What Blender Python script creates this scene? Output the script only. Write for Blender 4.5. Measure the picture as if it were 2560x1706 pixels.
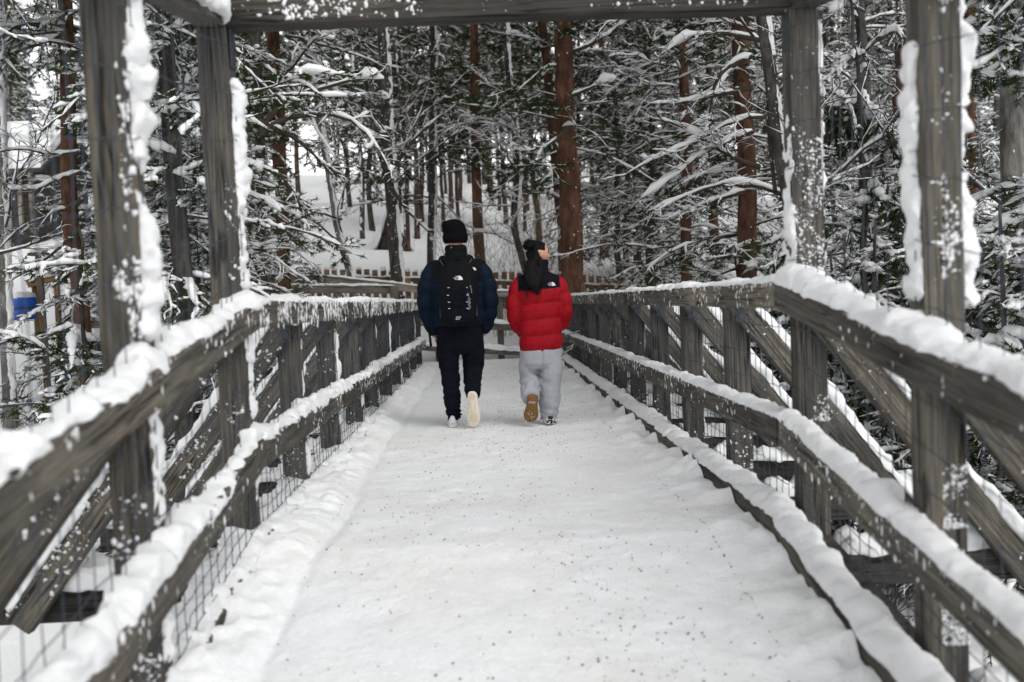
import bpy, bmesh, math, random
import numpy as np
from mathutils import Vector, Matrix

for o in list(bpy.data.objects):
    bpy.data.objects.remove(o, do_unlink=True)
SC = bpy.context.scene
COL = SC.collection
PI = math.pi
R = math.radians

# ------------------------------------------------------------------ camera
CAM_Z = 1.118
YAW, PITCH, ROLL = 0.0248, -0.0524, 0.0385
cam_d = bpy.data.cameras.new('camera')
cam = bpy.data.objects.new('camera', cam_d)
COL.objects.link(cam)
cam_d.sensor_width = 36.0
cam_d.lens = 35.0
cam_d.clip_start = 0.05
cam_d.clip_end = 1000.0
fw = Vector((math.sin(YAW) * math.cos(PITCH), math.cos(YAW) * math.cos(PITCH), math.sin(PITCH)))
r0 = fw.cross(Vector((0, 0, 1))).normalized()
u0 = r0.cross(fw)
cx_ = r0 * math.cos(ROLL) - u0 * math.sin(ROLL)
cy_ = r0 * math.sin(ROLL) + u0 * math.cos(ROLL)
cz_ = -fw
CAM_P = Vector((0, 0, CAM_Z))
cam.matrix_world = Matrix(((cx_.x, cy_.x, cz_.x, 0), (cx_.y, cy_.y, cz_.y, 0), (cx_.z, cy_.z, cz_.z, CAM_Z), (0, 0, 0, 1)))
cam_d.dof.use_dof = True
cam_d.dof.focus_distance = 9.0
cam_d.dof.aperture_fstop = 2.0
SC.camera = cam

# ------------------------------------------------------------------ world: overcast daylight
W = bpy.data.worlds.new('World')
SC.world = W
W.use_nodes = True
nt = W.node_tree
nt.nodes.clear()
wo = nt.nodes.new('ShaderNodeOutputWorld')
bg = nt.nodes.new('ShaderNodeBackground')
sky = nt.nodes.new('ShaderNodeTexSky')
sky.sky_type = 'NISHITA'
sky.sun_disc = False
SUN_EL, SUN_AZ = R(48), R(140)
sky.sun_elevation = SUN_EL
sky.sun_rotation = SUN_AZ
hs = nt.nodes.new('ShaderNodeHueSaturation')      # a grey, clouded sky: the blue is taken out
hs.inputs['Saturation'].default_value = 0.03
nt.links.new(sky.outputs[0], hs.inputs['Color'])
nt.links.new(hs.outputs[0], bg.inputs['Color'])
bg.inputs['Strength'].default_value = 0.15
nt.links.new(bg.outputs[0], wo.inputs['Surface'])

sun_d = bpy.data.lights.new('sun', 'SUN')
sun_d.energy = 0.5
sun_d.angle = R(40)
sun_d.color = (1.0, 0.98, 0.95)
sun = bpy.data.objects.new('sun', sun_d)
COL.objects.link(sun)
sdir = Vector((math.sin(SUN_AZ) * math.cos(SUN_EL), math.cos(SUN_AZ) * math.cos(SUN_EL), math.sin(SUN_EL)))
sun.rotation_euler = sdir.to_track_quat('Z', 'Y').to_euler()
sun.location = (0, 0, 30)

SC.view_settings.view_transform = 'Standard'
SC.view_settings.look = 'None'
SC.view_settings.exposure = 0.87
SC.view_settings.gamma = 1.0
SC.view_settings.use_curve_mapping = False
SC.cycles.max_bounces = 6
SC.cycles.diffuse_bounces = 4
SC.cycles.glossy_bounces = 2
SC.cycles.transmission_bounces = 2
SC.cycles.caustics_reflective = False
SC.cycles.caustics_refractive = False
SC.cycles.use_adaptive_sampling = True
SC.cycles.volume_bounces = 1

# ------------------------------------------------------------------ helpers
def at_px(px, py, D):
    """the point D metres down the bridge axis that is seen at this pixel of the 2560 px photograph"""
    dx = (px - 1280.0) / 2560.0 * 36.0 / 35.0
    dy = -(py - 853.0) / 2560.0 * 36.0 / 35.0
    v = cx_ * dx + cy_ * dy + fw
    return CAM_P + v * (D / v.y)

def hash3(ix, iy, iz, seed):
    h = (ix.astype(np.int64) * 374761393 + iy.astype(np.int64) * 668265263 + iz.astype(np.int64) * 2147483647 + seed * 1274126177) & 0xFFFFFFFF
    h = ((h ^ (h >> 13)) * 1274126177) & 0xFFFFFFFF
    h = ((h ^ (h >> 16)) * 2246822519) & 0xFFFFFFFF
    h = h ^ (h >> 15)
    return (h & 0xFFFF) / 32767.5 - 1.0

def vnoise(P, seed=0):
    P = np.asarray(P, dtype=float)
    i = np.floor(P)
    f = P - i
    u = f * f * f * (f * (f * 6 - 15) + 10)
    i = i.astype(np.int64)
    x, y, z = i[..., 0], i[..., 1], i[..., 2]
    ux, uy, uz = u[..., 0], u[..., 1], u[..., 2]
    r = 0
    for a in (0, 1):
        for b in (0, 1):
            for c in (0, 1):
                w = (ux if a else 1 - ux) * (uy if b else 1 - uy) * (uz if c else 1 - uz)
                r = r + w * hash3(x + a, y + b, z + c, seed)
    return r

def fbm(P, seed=0, oct=3, gain=0.5):
    P = np.asarray(P, dtype=float)
    s, a, f = 0, 1.0, 1.0
    for k in range(oct):
        s = s + a * vnoise(P * f + 17.3 * k, seed + k)
        a *= gain
        f *= 2.03
    return s

def nrm(v):
    return v / np.maximum(np.linalg.norm(v, axis=-1, keepdims=True), 1e-9)

def link(o, parent=None):
    COL.objects.link(o)
    if parent is not None:
        o.parent = parent
    return o

def tag(o, label=None, cat=None, group=None, kind=None):
    if label: o['label'] = label
    if cat: o['category'] = cat
    if group: o['group'] = group
    if kind: o['kind'] = kind
    return o

def empty(name, loc, label=None, cat=None, group=None, rz=0.0):
    o = bpy.data.objects.new(name, None)
    o.empty_display_size = 0.2
    o.location = loc
    o.rotation_euler = (0, 0, rz)
    COL.objects.link(o)
    return tag(o, label, cat, group)

def setworld(o, M):
    """o is the child of empties or objects that only carry a location (or a full local matrix)"""
    p = o.parent
    Mp = Matrix.Identity(4)
    chain = []
    while p is not None:
        chain.append(p)
        p = p.parent
    for q in reversed(chain):
        Mp = Mp @ q.matrix_basis
    o.matrix_basis = Mp.inverted() @ M

class Geo:
    def __init__(s):
        s.v, s.f, s.m, s.n = [], [], [], 0
    def add(s, V, F, mat=0):
        V = np.asarray(V, dtype=np.float64).reshape(-1, 3)
        if not isinstance(F, (list, tuple)) or (len(F) and not isinstance(F[0], np.ndarray)):
            F = [np.asarray(F, dtype=np.int64)]
        for f in F:
            if len(f):
                s.f.append(np.asarray(f, dtype=np.int64) + s.n)
                s.m.append(np.full(len(f), mat, dtype=np.int32))
        s.v.append(V)
        s.n += len(V)
        return s
    def mesh(s, name, mats, smooth=True):
        me = bpy.data.meshes.new(name)
        V = np.concatenate(s.v) if s.v else np.zeros((0, 3))
        loops = np.concatenate([f.ravel() for f in s.f]).astype(np.int32)
        sizes = np.concatenate([np.full(len(f), f.shape[1]) for f in s.f])
        start = np.concatenate(([0], np.cumsum(sizes)[:-1])).astype(np.int32)
        me.vertices.add(len(V))
        me.vertices.foreach_set('co', V.astype(np.float32).ravel())
        me.loops.add(len(loops))
        me.loops.foreach_set('vertex_index', loops)
        me.polygons.add(len(sizes))
        me.polygons.foreach_set('loop_start', start)
        me.polygons.foreach_set('material_index', np.concatenate(s.m))
        me.polygons.foreach_set('use_smooth', np.full(len(sizes), bool(smooth)))
        for m in (mats if isinstance(mats, (list, tuple)) else [mats]):
            me.materials.append(m)
        me.update(calc_edges=True)
        return me
    def build(s, name, mats, parent=None, smooth=True, loc=None, M=None):
        o = bpy.data.objects.new(name, s.mesh(name, mats, smooth))
        link(o, parent)
        if loc is not None: o.location = loc
        if M is not None: setworld(o, M)
        return o

def grid_faces(n, k, closed=True):
    """quads of a loft of n rings with k points each"""
    a = np.arange(n - 1)[:, None] * k
    j = np.arange(k if closed else k - 1)[None, :]
    j2 = (j + 1) % k
    return np.stack([a + j, a + j2, a + k + j2, a + k + j], axis=-1).reshape(-1, 4)

def loft(geo, rings, mat=0, cap=True):
    rings = np.asarray(rings, dtype=float)
    n, k, _ = rings.shape
    F = [grid_faces(n, k)]
    V = rings.reshape(-1, 3)
    if cap:
        c0, c1 = rings[0].mean(0), rings[-1].mean(0)
        V = np.concatenate([V, [c0, c1]])
        j = np.arange(k)
        j2 = (j + 1) % k
        F.append(np.stack([j2, j, np.full(k, n * k)], 1))
        b = (n - 1) * k
        F.append(np.stack([b + j, b + j2, np.full(k, n * k + 1)], 1))
    geo.add(V, F, mat)

def frames(P):
    """P (m,k,3): tangents, sides and ups of polylines"""
    T = np.empty_like(P)
    T[:, 1:-1] = P[:, 2:] - P[:, :-2]
    T[:, 0] = P[:, 1] - P[:, 0]
    T[:, -1] = P[:, -1] - P[:, -2]
    T = nrm(T)
    ref = np.zeros_like(T)
    ref[..., 2] = 1.0
    steep = np.abs(T[..., 2]) > 0.97
    ref[steep] = (0.0, 1.0, 0.0)
    S = nrm(np.cross(T, ref))
    U = np.cross(S, T)
    return T, S, U

def tubes(geo, P, Rr, sides=3, mat=0, cap=False, off=None, flat=1.0):
    """many tubes at once. P (m,k,3), Rr (m,k)"""
    P = np.asarray(P, dtype=float)
    if P.ndim == 2: P = P[None]
    m, k, _ = P.shape
    Rr = np.broadcast_to(np.asarray(Rr, dtype=float), (m, k))
    T, S, U = frames(P)
    if off is not None:
        P = P + U * off[..., None]
    a = np.arange(sides) / sides * 2 * PI + PI / 2
    ring = P[:, :, None, :] + Rr[:, :, None, None] * (np.cos(a)[None, None, :, None] * S[:, :, None, :] + flat * np.sin(a)[None, None, :, None] * U[:, :, None, :])
    V = ring.reshape(-1, 3)
    base = grid_faces(k, sides)
    F = [(np.arange(m)[:, None, None] * (k * sides) + base[None]).reshape(-1, 4)]
    if cap:
        j = np.arange(sides)
        F.append((np.arange(m)[:, None] * (k * sides) + j[::-1][None]))
        F.append((np.arange(m)[:, None] * (k * sides) + (k - 1) * sides + j[None]))
    geo.add(V, F, mat)

def ico(sub=1):
    bm = bmesh.new()
    bmesh.ops.create_icosphere(bm, subdivisions=sub, radius=1.0)
    V = np.array([v.co[:] for v in bm.verts])
    F = np.array([[v.index for v in f.verts] for f in bm.faces])
    bm.free()
    return V, F
ICO1, ICO2, ICO3 = ico(1), ico(2), ico(3)

def blobs(geo, C, S, rng, mat=0, sh=ICO1, rough=0.25):
    """many small lumps. C (n,3) centres, S (n,3) half sizes"""
    V, F = sh
    n = len(C)
    if n == 0: return
    k = 1.0 + rough * rng.standard_normal((n, len(V), 1)) * 0.6
    P = C[:, None, :] + V[None] * S[:, None, :] * k
    geo.add(P.reshape(-1, 3), (np.arange(n)[:, None, None] * len(V) + F[None]).reshape(-1, 3), mat)

def box_geo(geo, lo, hi, mat=0):
    x0, y0, z0 = lo
    x1, y1, z1 = hi
    V = [(x0, y0, z0), (x1, y0, z0), (x1, y1, z0), (x0, y1, z0), (x0, y0, z1), (x1, y0, z1), (x1, y1, z1), (x0, y1, z1)]
    F = [(0, 3, 2, 1), (4, 5, 6, 7), (0, 1, 5, 4), (1, 2, 6, 5), (2, 3, 7, 6), (3, 0, 4, 7)]
    geo.add(V, F, mat)

# ------------------------------------------------------------------ materials
def new_mat(name, rough=0.8, spec=0.3):
    m = bpy.data.materials.new(name)
    m.use_nodes = True
    n = m.node_tree.nodes
    p = n['Principled BSDF']
    p.inputs['Roughness'].default_value = rough
    p.inputs['Specular IOR Level'].default_value = spec
    return m, m.node_tree, p

def node(t, typ, **kw):
    n = t.nodes.new(typ)
    for k, v in kw.items():
        setattr(n, k, v)
    return n

def ramp(t, fac, stops):
    r = t.nodes.new('ShaderNodeValToRGB')
    e = r.color_ramp.elements
    while len(e) > len(stops): e.remove(e[-1])
    while len(e) < len(stops): e.new(0.5)
    for el, (p, c) in zip(e, stops):
        el.position = p
        el.color = (c[0], c[1], c[2], 1)
    t.links.new(fac, r.inputs[0])
    return r.outputs[0]

def noise_tex(t, vec, scale, detail=4, rough=0.6):
    n = node(t, 'ShaderNodeTexNoise')
    n.inputs['Scale'].default_value = scale
    n.inputs['Detail'].default_value = detail
    n.inputs['Roughness'].default_value = rough
    if vec is not None: t.links.new(vec, n.inputs['Vector'])
    return n.outputs['Fac']

def mapping(t, out='Object', scale=(1, 1, 1)):
    tc = node(t, 'ShaderNodeTexCoord')
    mp = node(t, 'ShaderNodeMapping')
    mp.inputs['Scale'].default_value = scale
    t.links.new(tc.outputs[out], mp.inputs['Vector'])
    return mp.outputs[0]

def bump(t, p, h, strength=0.4, dist=0.02):
    b = node(t, 'ShaderNodeBump')
    b.inputs['Strength'].default_value = strength
    b.inputs['Distance'].default_value = dist
    t.links.new(h, b.inputs['Height'])
    t.links.new(b.outputs[0], p.inputs['Normal'])

def simple(name, col, rough=0.7, var=0.25, scale=8.0, bmp=0.2, dist=0.01, spec=0.3, metal=0.0):
    m, t, p = new_mat(name, rough, spec)
    v = mapping(t)
    f = noise_tex(t, v, scale)
    c0 = tuple(c * (1 - var) for c in col)
    c1 = tuple(min(1, c * (1 + var)) for c in col)
    t.links.new(ramp(t, f, [(0.3, c0), (0.7, c1)]), p.inputs['Base Color'])
    p.inputs['Metallic'].default_value = metal
    if bmp: bump(t, p, noise_tex(t, v, scale * 4), bmp, dist)
    return m

def snow_mat(name, base=(0.87, 0.875, 0.88), scale=14.0, b=0.5, dist=0.015, grit=False):
    m, t, p = new_mat(name, 0.7, 0.15)
    v = mapping(t, 'Object')
    f = noise_tex(t, v, 2.2, 3)
    dk = tuple(c * 0.955 for c in base)
    c = ramp(t, f, [(0.35, dk), (0.65, base)])
    if grit:     # trodden snow: faint tan dirt in patches, strewn grit
        g = noise_tex(t, v, 0.9, 5, 0.65)
        g2 = ramp(t, g, [(0.45, (0, 0, 0)), (0.75, (1, 1, 1))])
        mx = node(t, 'ShaderNodeMix', data_type='RGBA', blend_type='MULTIPLY')
        t.links.new(g2, mx.inputs[0])
        t.links.new(c, mx.inputs[6])
        mx.inputs[7].default_value = (0.93, 0.905, 0.87, 1)
        c = mx.outputs[2]
        # crushed fines pressed into the surface: tiny faint specks
        g3 = noise_tex(t, v, 85.0, 3, 0.7)
        g4 = ramp(t, g3, [(0.60, (1, 1, 1)), (0.72, (0.72, 0.71, 0.69))])
        g5 = noise_tex(t, v, 26.0, 4, 0.7)
        g6 = ramp(t, g5, [(0.35, (0.955, 0.955, 0.955)), (0.6, (1, 1, 1))])
        for gg in (g4, g6):
            mm = node(t, 'ShaderNodeMix', data_type='RGBA', blend_type='MULTIPLY')
            mm.inputs[0].default_value = 1.0
            t.links.new(c, mm.inputs[6]); t.links.new(gg, mm.inputs[7])
            c = mm.outputs[2]
    t.links.new(c, p.inputs['Base Color'])
    h1 = noise_tex(t, v, scale, 6, 0.7)
    bump(t, p, h1, b, dist)
    return m

def wood_mat(name, light, dark, streak=1.0, knot=True, wet=0.0):
    m, t, p = new_mat(name, 0.75, 0.25)
    tc = node(t, 'ShaderNodeTexCoord')
    oi = node(t, 'ShaderNodeObjectInfo')
    off = node(t, 'ShaderNodeVectorMath', operation='SCALE')
    cmb = node(t, 'ShaderNodeCombineXYZ')
    for k in range(3): t.links.new(oi.outputs['Random'], cmb.inputs[k])
    off.inputs['Scale'].default_value = 37.0
    t.links.new(cmb.outputs[0], off.inputs[0])
    ad = node(t, 'ShaderNodeVectorMath', operation='ADD')
    t.links.new(tc.outputs['Object'], ad.inputs[0])
    t.links.new(off.outputs[0], ad.inputs[1])
    mp = node(t, 'ShaderNodeMapping')
    mp.inputs['Scale'].default_value = (1.8, 44, 44)
    t.links.new(ad.outputs[0], mp.inputs['Vector'])
    g = noise_tex(t, mp.outputs[0], 1.6, 9, 0.80)
    mp2 = node(t, 'ShaderNodeMapping')
    mp2.inputs['Scale'].default_value = (0.8, 3.0, 3.0)
    t.links.new(ad.outputs[0], mp2.inputs['Vector'])
    l = noise_tex(t, mp2.outputs[0], 1.5, 4, 0.6)
    mid = tuple((a * 0.55 + b * 0.45) for a, b in zip(light, dark))
    c = ramp(t, g, [(0.34, dark), (0.48, mid), (0.62, light)])
    c2 = ramp(t, l, [(0.30, (0.22, 0.21, 0.20)), (0.52, (0.8, 0.8, 0.8)), (0.74, (1.6, 1.5, 1.32))])
    mx = node(t, 'ShaderNodeMix', data_type='RGBA', blend_type='MULTIPLY')
    mx.inputs[0].default_value = 0.85
    t.links.new(c, mx.inputs[6])
    t.links.new(c2, mx.inputs[7])
    # each timber a little lighter or darker
    br = node(t, 'ShaderNodeHueSaturation')
    mr = node(t, 'ShaderNodeMapRange')
    mr.inputs[3].default_value = 0.75
    mr.inputs[4].default_value = 1.25
    t.links.new(oi.outputs['Random'], mr.inputs[0])
    t.links.new(mr.outputs[0], br.inputs['Value'])
    t.links.new(mx.outputs[2], br.inputs['Color'])
    t.links.new(br.outputs[0], p.inputs['Base Color'])
    # fine drying cracks along the grain, a few knots
    mp3 = node(t, 'ShaderNodeMapping')
    mp3.inputs['Scale'].default_value = (0.9, 34, 34)
    t.links.new(ad.outputs[0], mp3.inputs['Vector'])
    ck = ramp(t, noise_tex(t, mp3.outputs[0], 1.0, 2, 0.5), [(0.465, (1, 1, 1)), (0.494, (0.07, 0.07, 0.07)), (0.506, (0.07, 0.07, 0.07)), (0.535, (1, 1, 1))])
    ckm = ramp(t, noise_tex(t, mp2.outputs[0], 2.3, 2, 0.5), [(0.42, (0, 0, 0)), (0.58, (1, 1, 1))])
    m2 = node(t, 'ShaderNodeMix', data_type='RGBA', blend_type='MULTIPLY')
    t.links.new(ckm, m2.inputs[0]); t.links.new(mx.outputs[2], m2.inputs[6]); t.links.new(ck, m2.inputs[7])
    vo = node(t, 'ShaderNodeTexVoronoi')
    mp4 = node(t, 'ShaderNodeMapping')
    mp4.inputs['Scale'].default_value = (1.6, 5.0, 5.0)
    t.links.new(ad.outputs[0], mp4.inputs['Vector'])
    t.links.new(mp4.outputs[0], vo.inputs['Vector']); vo.inputs['Scale'].default_value = 1.0
    kn = ramp(t, vo.outputs['Distance'], [(0.0, (0.15, 0.12, 0.10)), (0.06, (0.35, 0.30, 0.26)), (0.085, (0.2, 0.18, 0.16)), (0.13, (1, 1, 1))])
    m3 = node(t, 'ShaderNodeMix', data_type='RGBA', blend_type='MULTIPLY')
    m3.inputs[0].default_value = 0.9 if knot else 0.0
    t.links.new(m2.outputs[2], m3.inputs[6]); t.links.new(kn, m3.inputs[7])
    t.links.new(m3.outputs[2], br.inputs['Color'])
    hm = node(t, 'ShaderNodeMath', operation='MULTIPLY')
    bw = node(t, 'ShaderNodeRGBToBW'); t.links.new(ck, bw.inputs[0])
    t.links.new(g, hm.inputs[0]); t.links.new(bw.outputs[0], hm.inputs[1])
    bump(t, p, hm.outputs[0], 0.8, 0.008)
    return m

M = {}
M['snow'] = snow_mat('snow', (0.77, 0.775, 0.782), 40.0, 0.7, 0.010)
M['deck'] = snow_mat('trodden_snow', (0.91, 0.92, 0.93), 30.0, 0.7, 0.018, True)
M['field'] = snow_mat('snowfield', (0.87, 0.875, 0.88), 3.0, 0.4, 0.06)
M['wood'] = wood_mat('weathered_wood', (0.165, 0.150, 0.126), (0.018, 0.0165, 0.0145))
M['wood_pale'] = wood_mat('pale_grey_wood', (0.26, 0.235, 0.20), (0.05, 0.046, 0.04))
M['wood_dark'] = wood_mat('dark_wood', (0.075, 0.068, 0.06), (0.012, 0.011, 0.010))  # darker timber tone for deck, outriggers, cross beam and cabin
M['slat'] = wood_mat('brown_slat_wood', (0.30, 0.19, 0.095), (0.12, 0.07, 0.035))
M['iron'] = simple('dark_iron', (0.05, 0.055, 0.06), 0.5, 0.3, 20, 0.2, 0.003, 0.5, 0.6)
M['wire'] = simple('galvanised_wire', (0.045, 0.06, 0.085), 0.5, 0.2, 20, 0, 0.003, 0.4, 0.3)
# ------------------------------------------------------------------ the ground
YK = 4.366                      # where the ramp meets the level bridge
XL, XR = -0.988, 1.273          # inner faces of the two rails
def zr(y):
    y = np.asarray(y, dtype=float)
    return -0.1417 * np.maximum(YK - y, 0.0) - 0.0118 * np.maximum(y - YK, 0.0)

def gz(x, y):
    x = np.asarray(x, dtype=float); y = np.asarray(y, dtype=float)
    z = np.interp(y, [-30, 7, 11, 15, 18.2, 19.5, 23, 35, 50, 80, 140, 220],
                     [-1.5, -1.45, -1.2, -0.55, -0.22, 0.1, 0.9, 2.9, 5.8, 10.5, 17, 20])
    side = np.clip((np.abs(x) - 5) / 14, 0, 1)
    z = z + side * np.interp(y, [0, 8, 20, 40], [0.5, 0.55, 0.2, 0.2])
    P = np.stack([x, y, np.zeros_like(x)], -1)
    amp = np.clip((np.abs(y - 17) + np.abs(x)) / 8, 0.12, 1.0)
    z = z + amp * (0.28 * vnoise(P * 0.16, 3) + 0.12 * vnoise(P * 0.55, 4)) + 0.035 * vnoise(P * 1.9, 5)
    return z

def build_ground():
    ys = np.concatenate([np.arange(-14, 30, 0.3), np.arange(30, 70, 0.6), np.arange(70, 240, 4.0)])
    xs = np.concatenate([np.arange(-150, -30, 6.0), np.arange(-30, -12, 0.8), np.arange(-12, 12, 0.3), np.arange(12, 30, 0.8), np.arange(30, 151, 6.0)])
    X, Y = np.meshgrid(xs, ys)
    Z = gz(X, Y)
    under = (Y < 17.6) & (X > -1.6) & (X < 1.9)
    g = Geo()
    g.add(np.stack([X, Y, Z], -1), grid_faces(len(ys), len(xs), False))
    o = g.build('snowy_ground', M['field'])
    tag(o, 'snow covered ground sloping up into the pine forest', None, None, 'structure')
build_ground()

# ------------------------------------------------------------------ the deck: planks under trodden snow
def deck_h(x, y):
    P = np.stack([x, y, np.zeros_like(x)], -1)
    z = zr(y) + 0.006 * vnoise(P * 1.3, 11) + 0.004 * vnoise(P * 4.5, 12) + 0.005 * vnoise(P * np.array([9, 7, 1]), 13)
    z = z + 0.004 * vnoise(P * np.array([26, 20, 1]), 14)
    # trodden dips: shallow footprints
    fp = vnoise(P * np.array([6.5, 3.2, 1]) + 40, 15)
    z = z - 0.012 * np.clip(fp - 0.25, 0, 1) * (np.abs(x - 0.1) < 0.8)
    # left: a bank of ploughed snow against the rail, with a crease at its foot
    edge = -0.82 + 0.045 * np.exp(-((y - 6.3) / 1.6) ** 2) + 0.03 * vnoise(P * np.array([0, 0.8, 1]) + 7, 16)
    s = np.clip((edge - x) / 0.13, 0, 1)
    lump = 0.62 + 0.25 * vnoise(P * np.array([3.0, 3.4, 1]), 17) + 0.42 * np.abs(vnoise(P * np.array([7, 8.5, 1]), 18)) + 0.16 * vnoise(P * np.array([19, 21, 1]), 28)
    z = z + s ** 0.6 * 0.085 * lump * (x < edge) * (y < 16)
    z = z - 0.012 * np.exp(-((x - edge - 0.02) / 0.022) ** 2) * (y < 16) * np.clip(0.6 + vnoise(P * 0.9 + 3, 27), 0, 1)
    # right: loose clods along the kerb
    er = np.clip((x - 0.82 - 0.06 * vnoise(P * np.array([0, 2.2, 1]), 19)) / 0.34, 0, 1)
    z = z + er * (0.03 + 0.07 * np.clip(vnoise(P * np.array([5, 5.5, 1]), 20), 0, 1) + 0.03 * np.clip(vnoise(P * np.array([13, 13, 1]), 21), 0, 1))
    return z

def build_deck():
    ys = np.concatenate([np.arange(-1.0, 7, 0.022), np.arange(7, 12, 0.035), np.arange(12, 18.3, 0.07)])
    xs = np.concatenate([np.arange(-1.20, -0.7, 0.018), np.arange(-0.7, 0.75, 0.03), np.arange(0.75, 1.19, 0.018)])
    X, Y = np.meshgrid(xs, ys)
    Z = deck_h(X, Y)
    Xw = X.copy()
    g = Geo()
    g.add(np.stack([Xw, Y, Z], -1), grid_faces(len(ys), len(xs), False))
    o = g.build('footpath', M['deck'])
    tag(o, 'trodden snow on the bridge walkway with strewn grit', None, None, 'structure')
    # the timber deck itself
    g = Geo()
    for y0, y1 in ((-1.0, YK), (YK, 18.3)):
        z0, z1 = float(zr(y0)), float(zr(y1))
        V = []
        for (y, z) in ((y0, z0), (y1, z1)):
            for (x, dz) in ((-1.25, -0.09), (1.5, -0.09), (1.5, -0.035), (-1.25, -0.035)):
                V.append((x, y, z + dz))
        g.add(V, [(0, 1, 2, 3), (7, 6, 5, 4), (0, 4, 5, 1), (1, 5, 6, 2), (2, 6, 7, 3), (3, 7, 4, 0)])
    # the left branch at the far end
    box_geo(g, (-7.0, 16.2, -0.13), (-1.26, 18.3, -0.04))
    o = g.build('bridge_deck', M['wood_dark'], smooth=False)
    tag(o, 'timber deck of the footbridge under the snow', None, None, 'structure')
    # snow on the branch that leaves to the left
    ys = np.arange(16.1, 18.35, 0.06); xs = np.arange(-7.0, -1.15, 0.08)
    X, Y = np.meshgrid(xs, ys)
    P = np.stack([X, Y, X * 0], -1)
    Z = 0.01 + 0.02 * vnoise(P * 2, 31) + np.clip(-1.5 - X, 0, 9) * 0.03
    g = Geo(); g.add(np.stack([X, Y, Z], -1), grid_faces(len(ys), len(xs), False))
    o = g.build('footpath', M['deck'])
    tag(o, 'snowy walkway branching off to the left at the end of the bridge', None, None, 'structure')
    # grit
    rng = np.random.default_rng(5)
    n = 19000
    y = 2.2 + 14 * rng.random(n) ** 2.0
    x = np.clip(rng.normal(0.14, 0.48, n), -0.8, 0.95)
    dens = 0.8 * vnoise(np.stack([x * 1.5, y * 0.8, x * 0], -1), 77)
    k = rng.random(n) < 0.5 + 0.7 * dens
    x, y = x[k], y[k]
    s = 0.0014 + 0.0055 * rng.random(len(x)) ** 5
    C = np.stack([x, y, deck_h(x, y) - s * 0.05], -1)
    g = Geo()
    blobs(g, C, np.stack([s, s * rng.uniform(0.8, 1.4, len(x)), s * 0.7], -1), rng, 0, ICO1_LOW, 0.3)
    o = g.build('grit', M['grit'], smooth=False)
    tag(o, 'dark grit strewn over the trodden snow', None, None, 'stuff')
M['grit'] = simple('grit_stone', (0.030, 0.028, 0.027), 0.8, 0.5, 60, 0)
_t = ((1, 0, -1 / math.sqrt(2)), (-1, 0, -1 / math.sqrt(2)), (0, 1, 1 / math.sqrt(2)), (0, -1, 1 / math.sqrt(2)))
ICO1_LOW = (np.array([(1, 0, 0), (-1, 0, 0), (0, 1, 0), (0, -1, 0), (0, 0, 1), (0, 0, -1)], float),
            np.array([(0, 2, 4), (2, 1, 4), (1, 3, 4), (3, 0, 4), (2, 0, 5), (1, 2, 5), (3, 1, 5), (0, 3, 5)]))
build_deck()

# ------------------------------------------------------------------ timber and snow builders
RNG = np.random.default_rng(11)
def timber(name, p0, p1, w, h, mat, parent, up=(0, 0, 1), warp=0.004, cham=0.007, step=0.25):
    """a squared timber from p0 to p1; w across, h along `up`; local X runs along the grain"""
    p0, p1, up = Vector(p0), Vector(p1), Vector(up)
    L = (p1 - p0).length
    ex = (p1 - p0).normalized()
    ey = up.cross(ex).normalized()
    ez = ex.cross(ey)
    n = max(2, int(L / step) + 1)
    a, b, c = w / 2, h / 2, cham
    sec = np.array([(-a + c, -b), (a - c, -b), (a, -b + c), (a, b - c), (a - c, b), (-a + c, b), (-a, b - c), (-a, -b + c)])
    xs = np.linspace(-L / 2, L / 2, n)
    rings = np.zeros((n, 8, 3))
    rings[:, :, 0] = xs[:, None]
    rings[:, :, 1:] = sec[None]
    rings[:, :, 1:] += RNG.normal(0, warp * 0.35, (n, 8, 2))
    bend = np.cumsum(RNG.normal(0, warp * 0.5, (n, 1, 2)), 0); bend -= bend.mean(0)
    rings[:, :, 1:] += bend * 0.6
    g = Geo()
    loft(g, rings)
    o = g.build(name, mat, parent, smooth=False)
    mid = (p0 + p1) / 2
    Mw = Matrix(((ex.x, ey.x, ez.x, mid.x), (ex.y, ey.y, ez.y, mid.y), (ex.z, ey.z, ez.z, mid.z), (0, 0, 0, 1)))
    setworld(o, Mw)
    o['L'] = L
    return o

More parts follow.
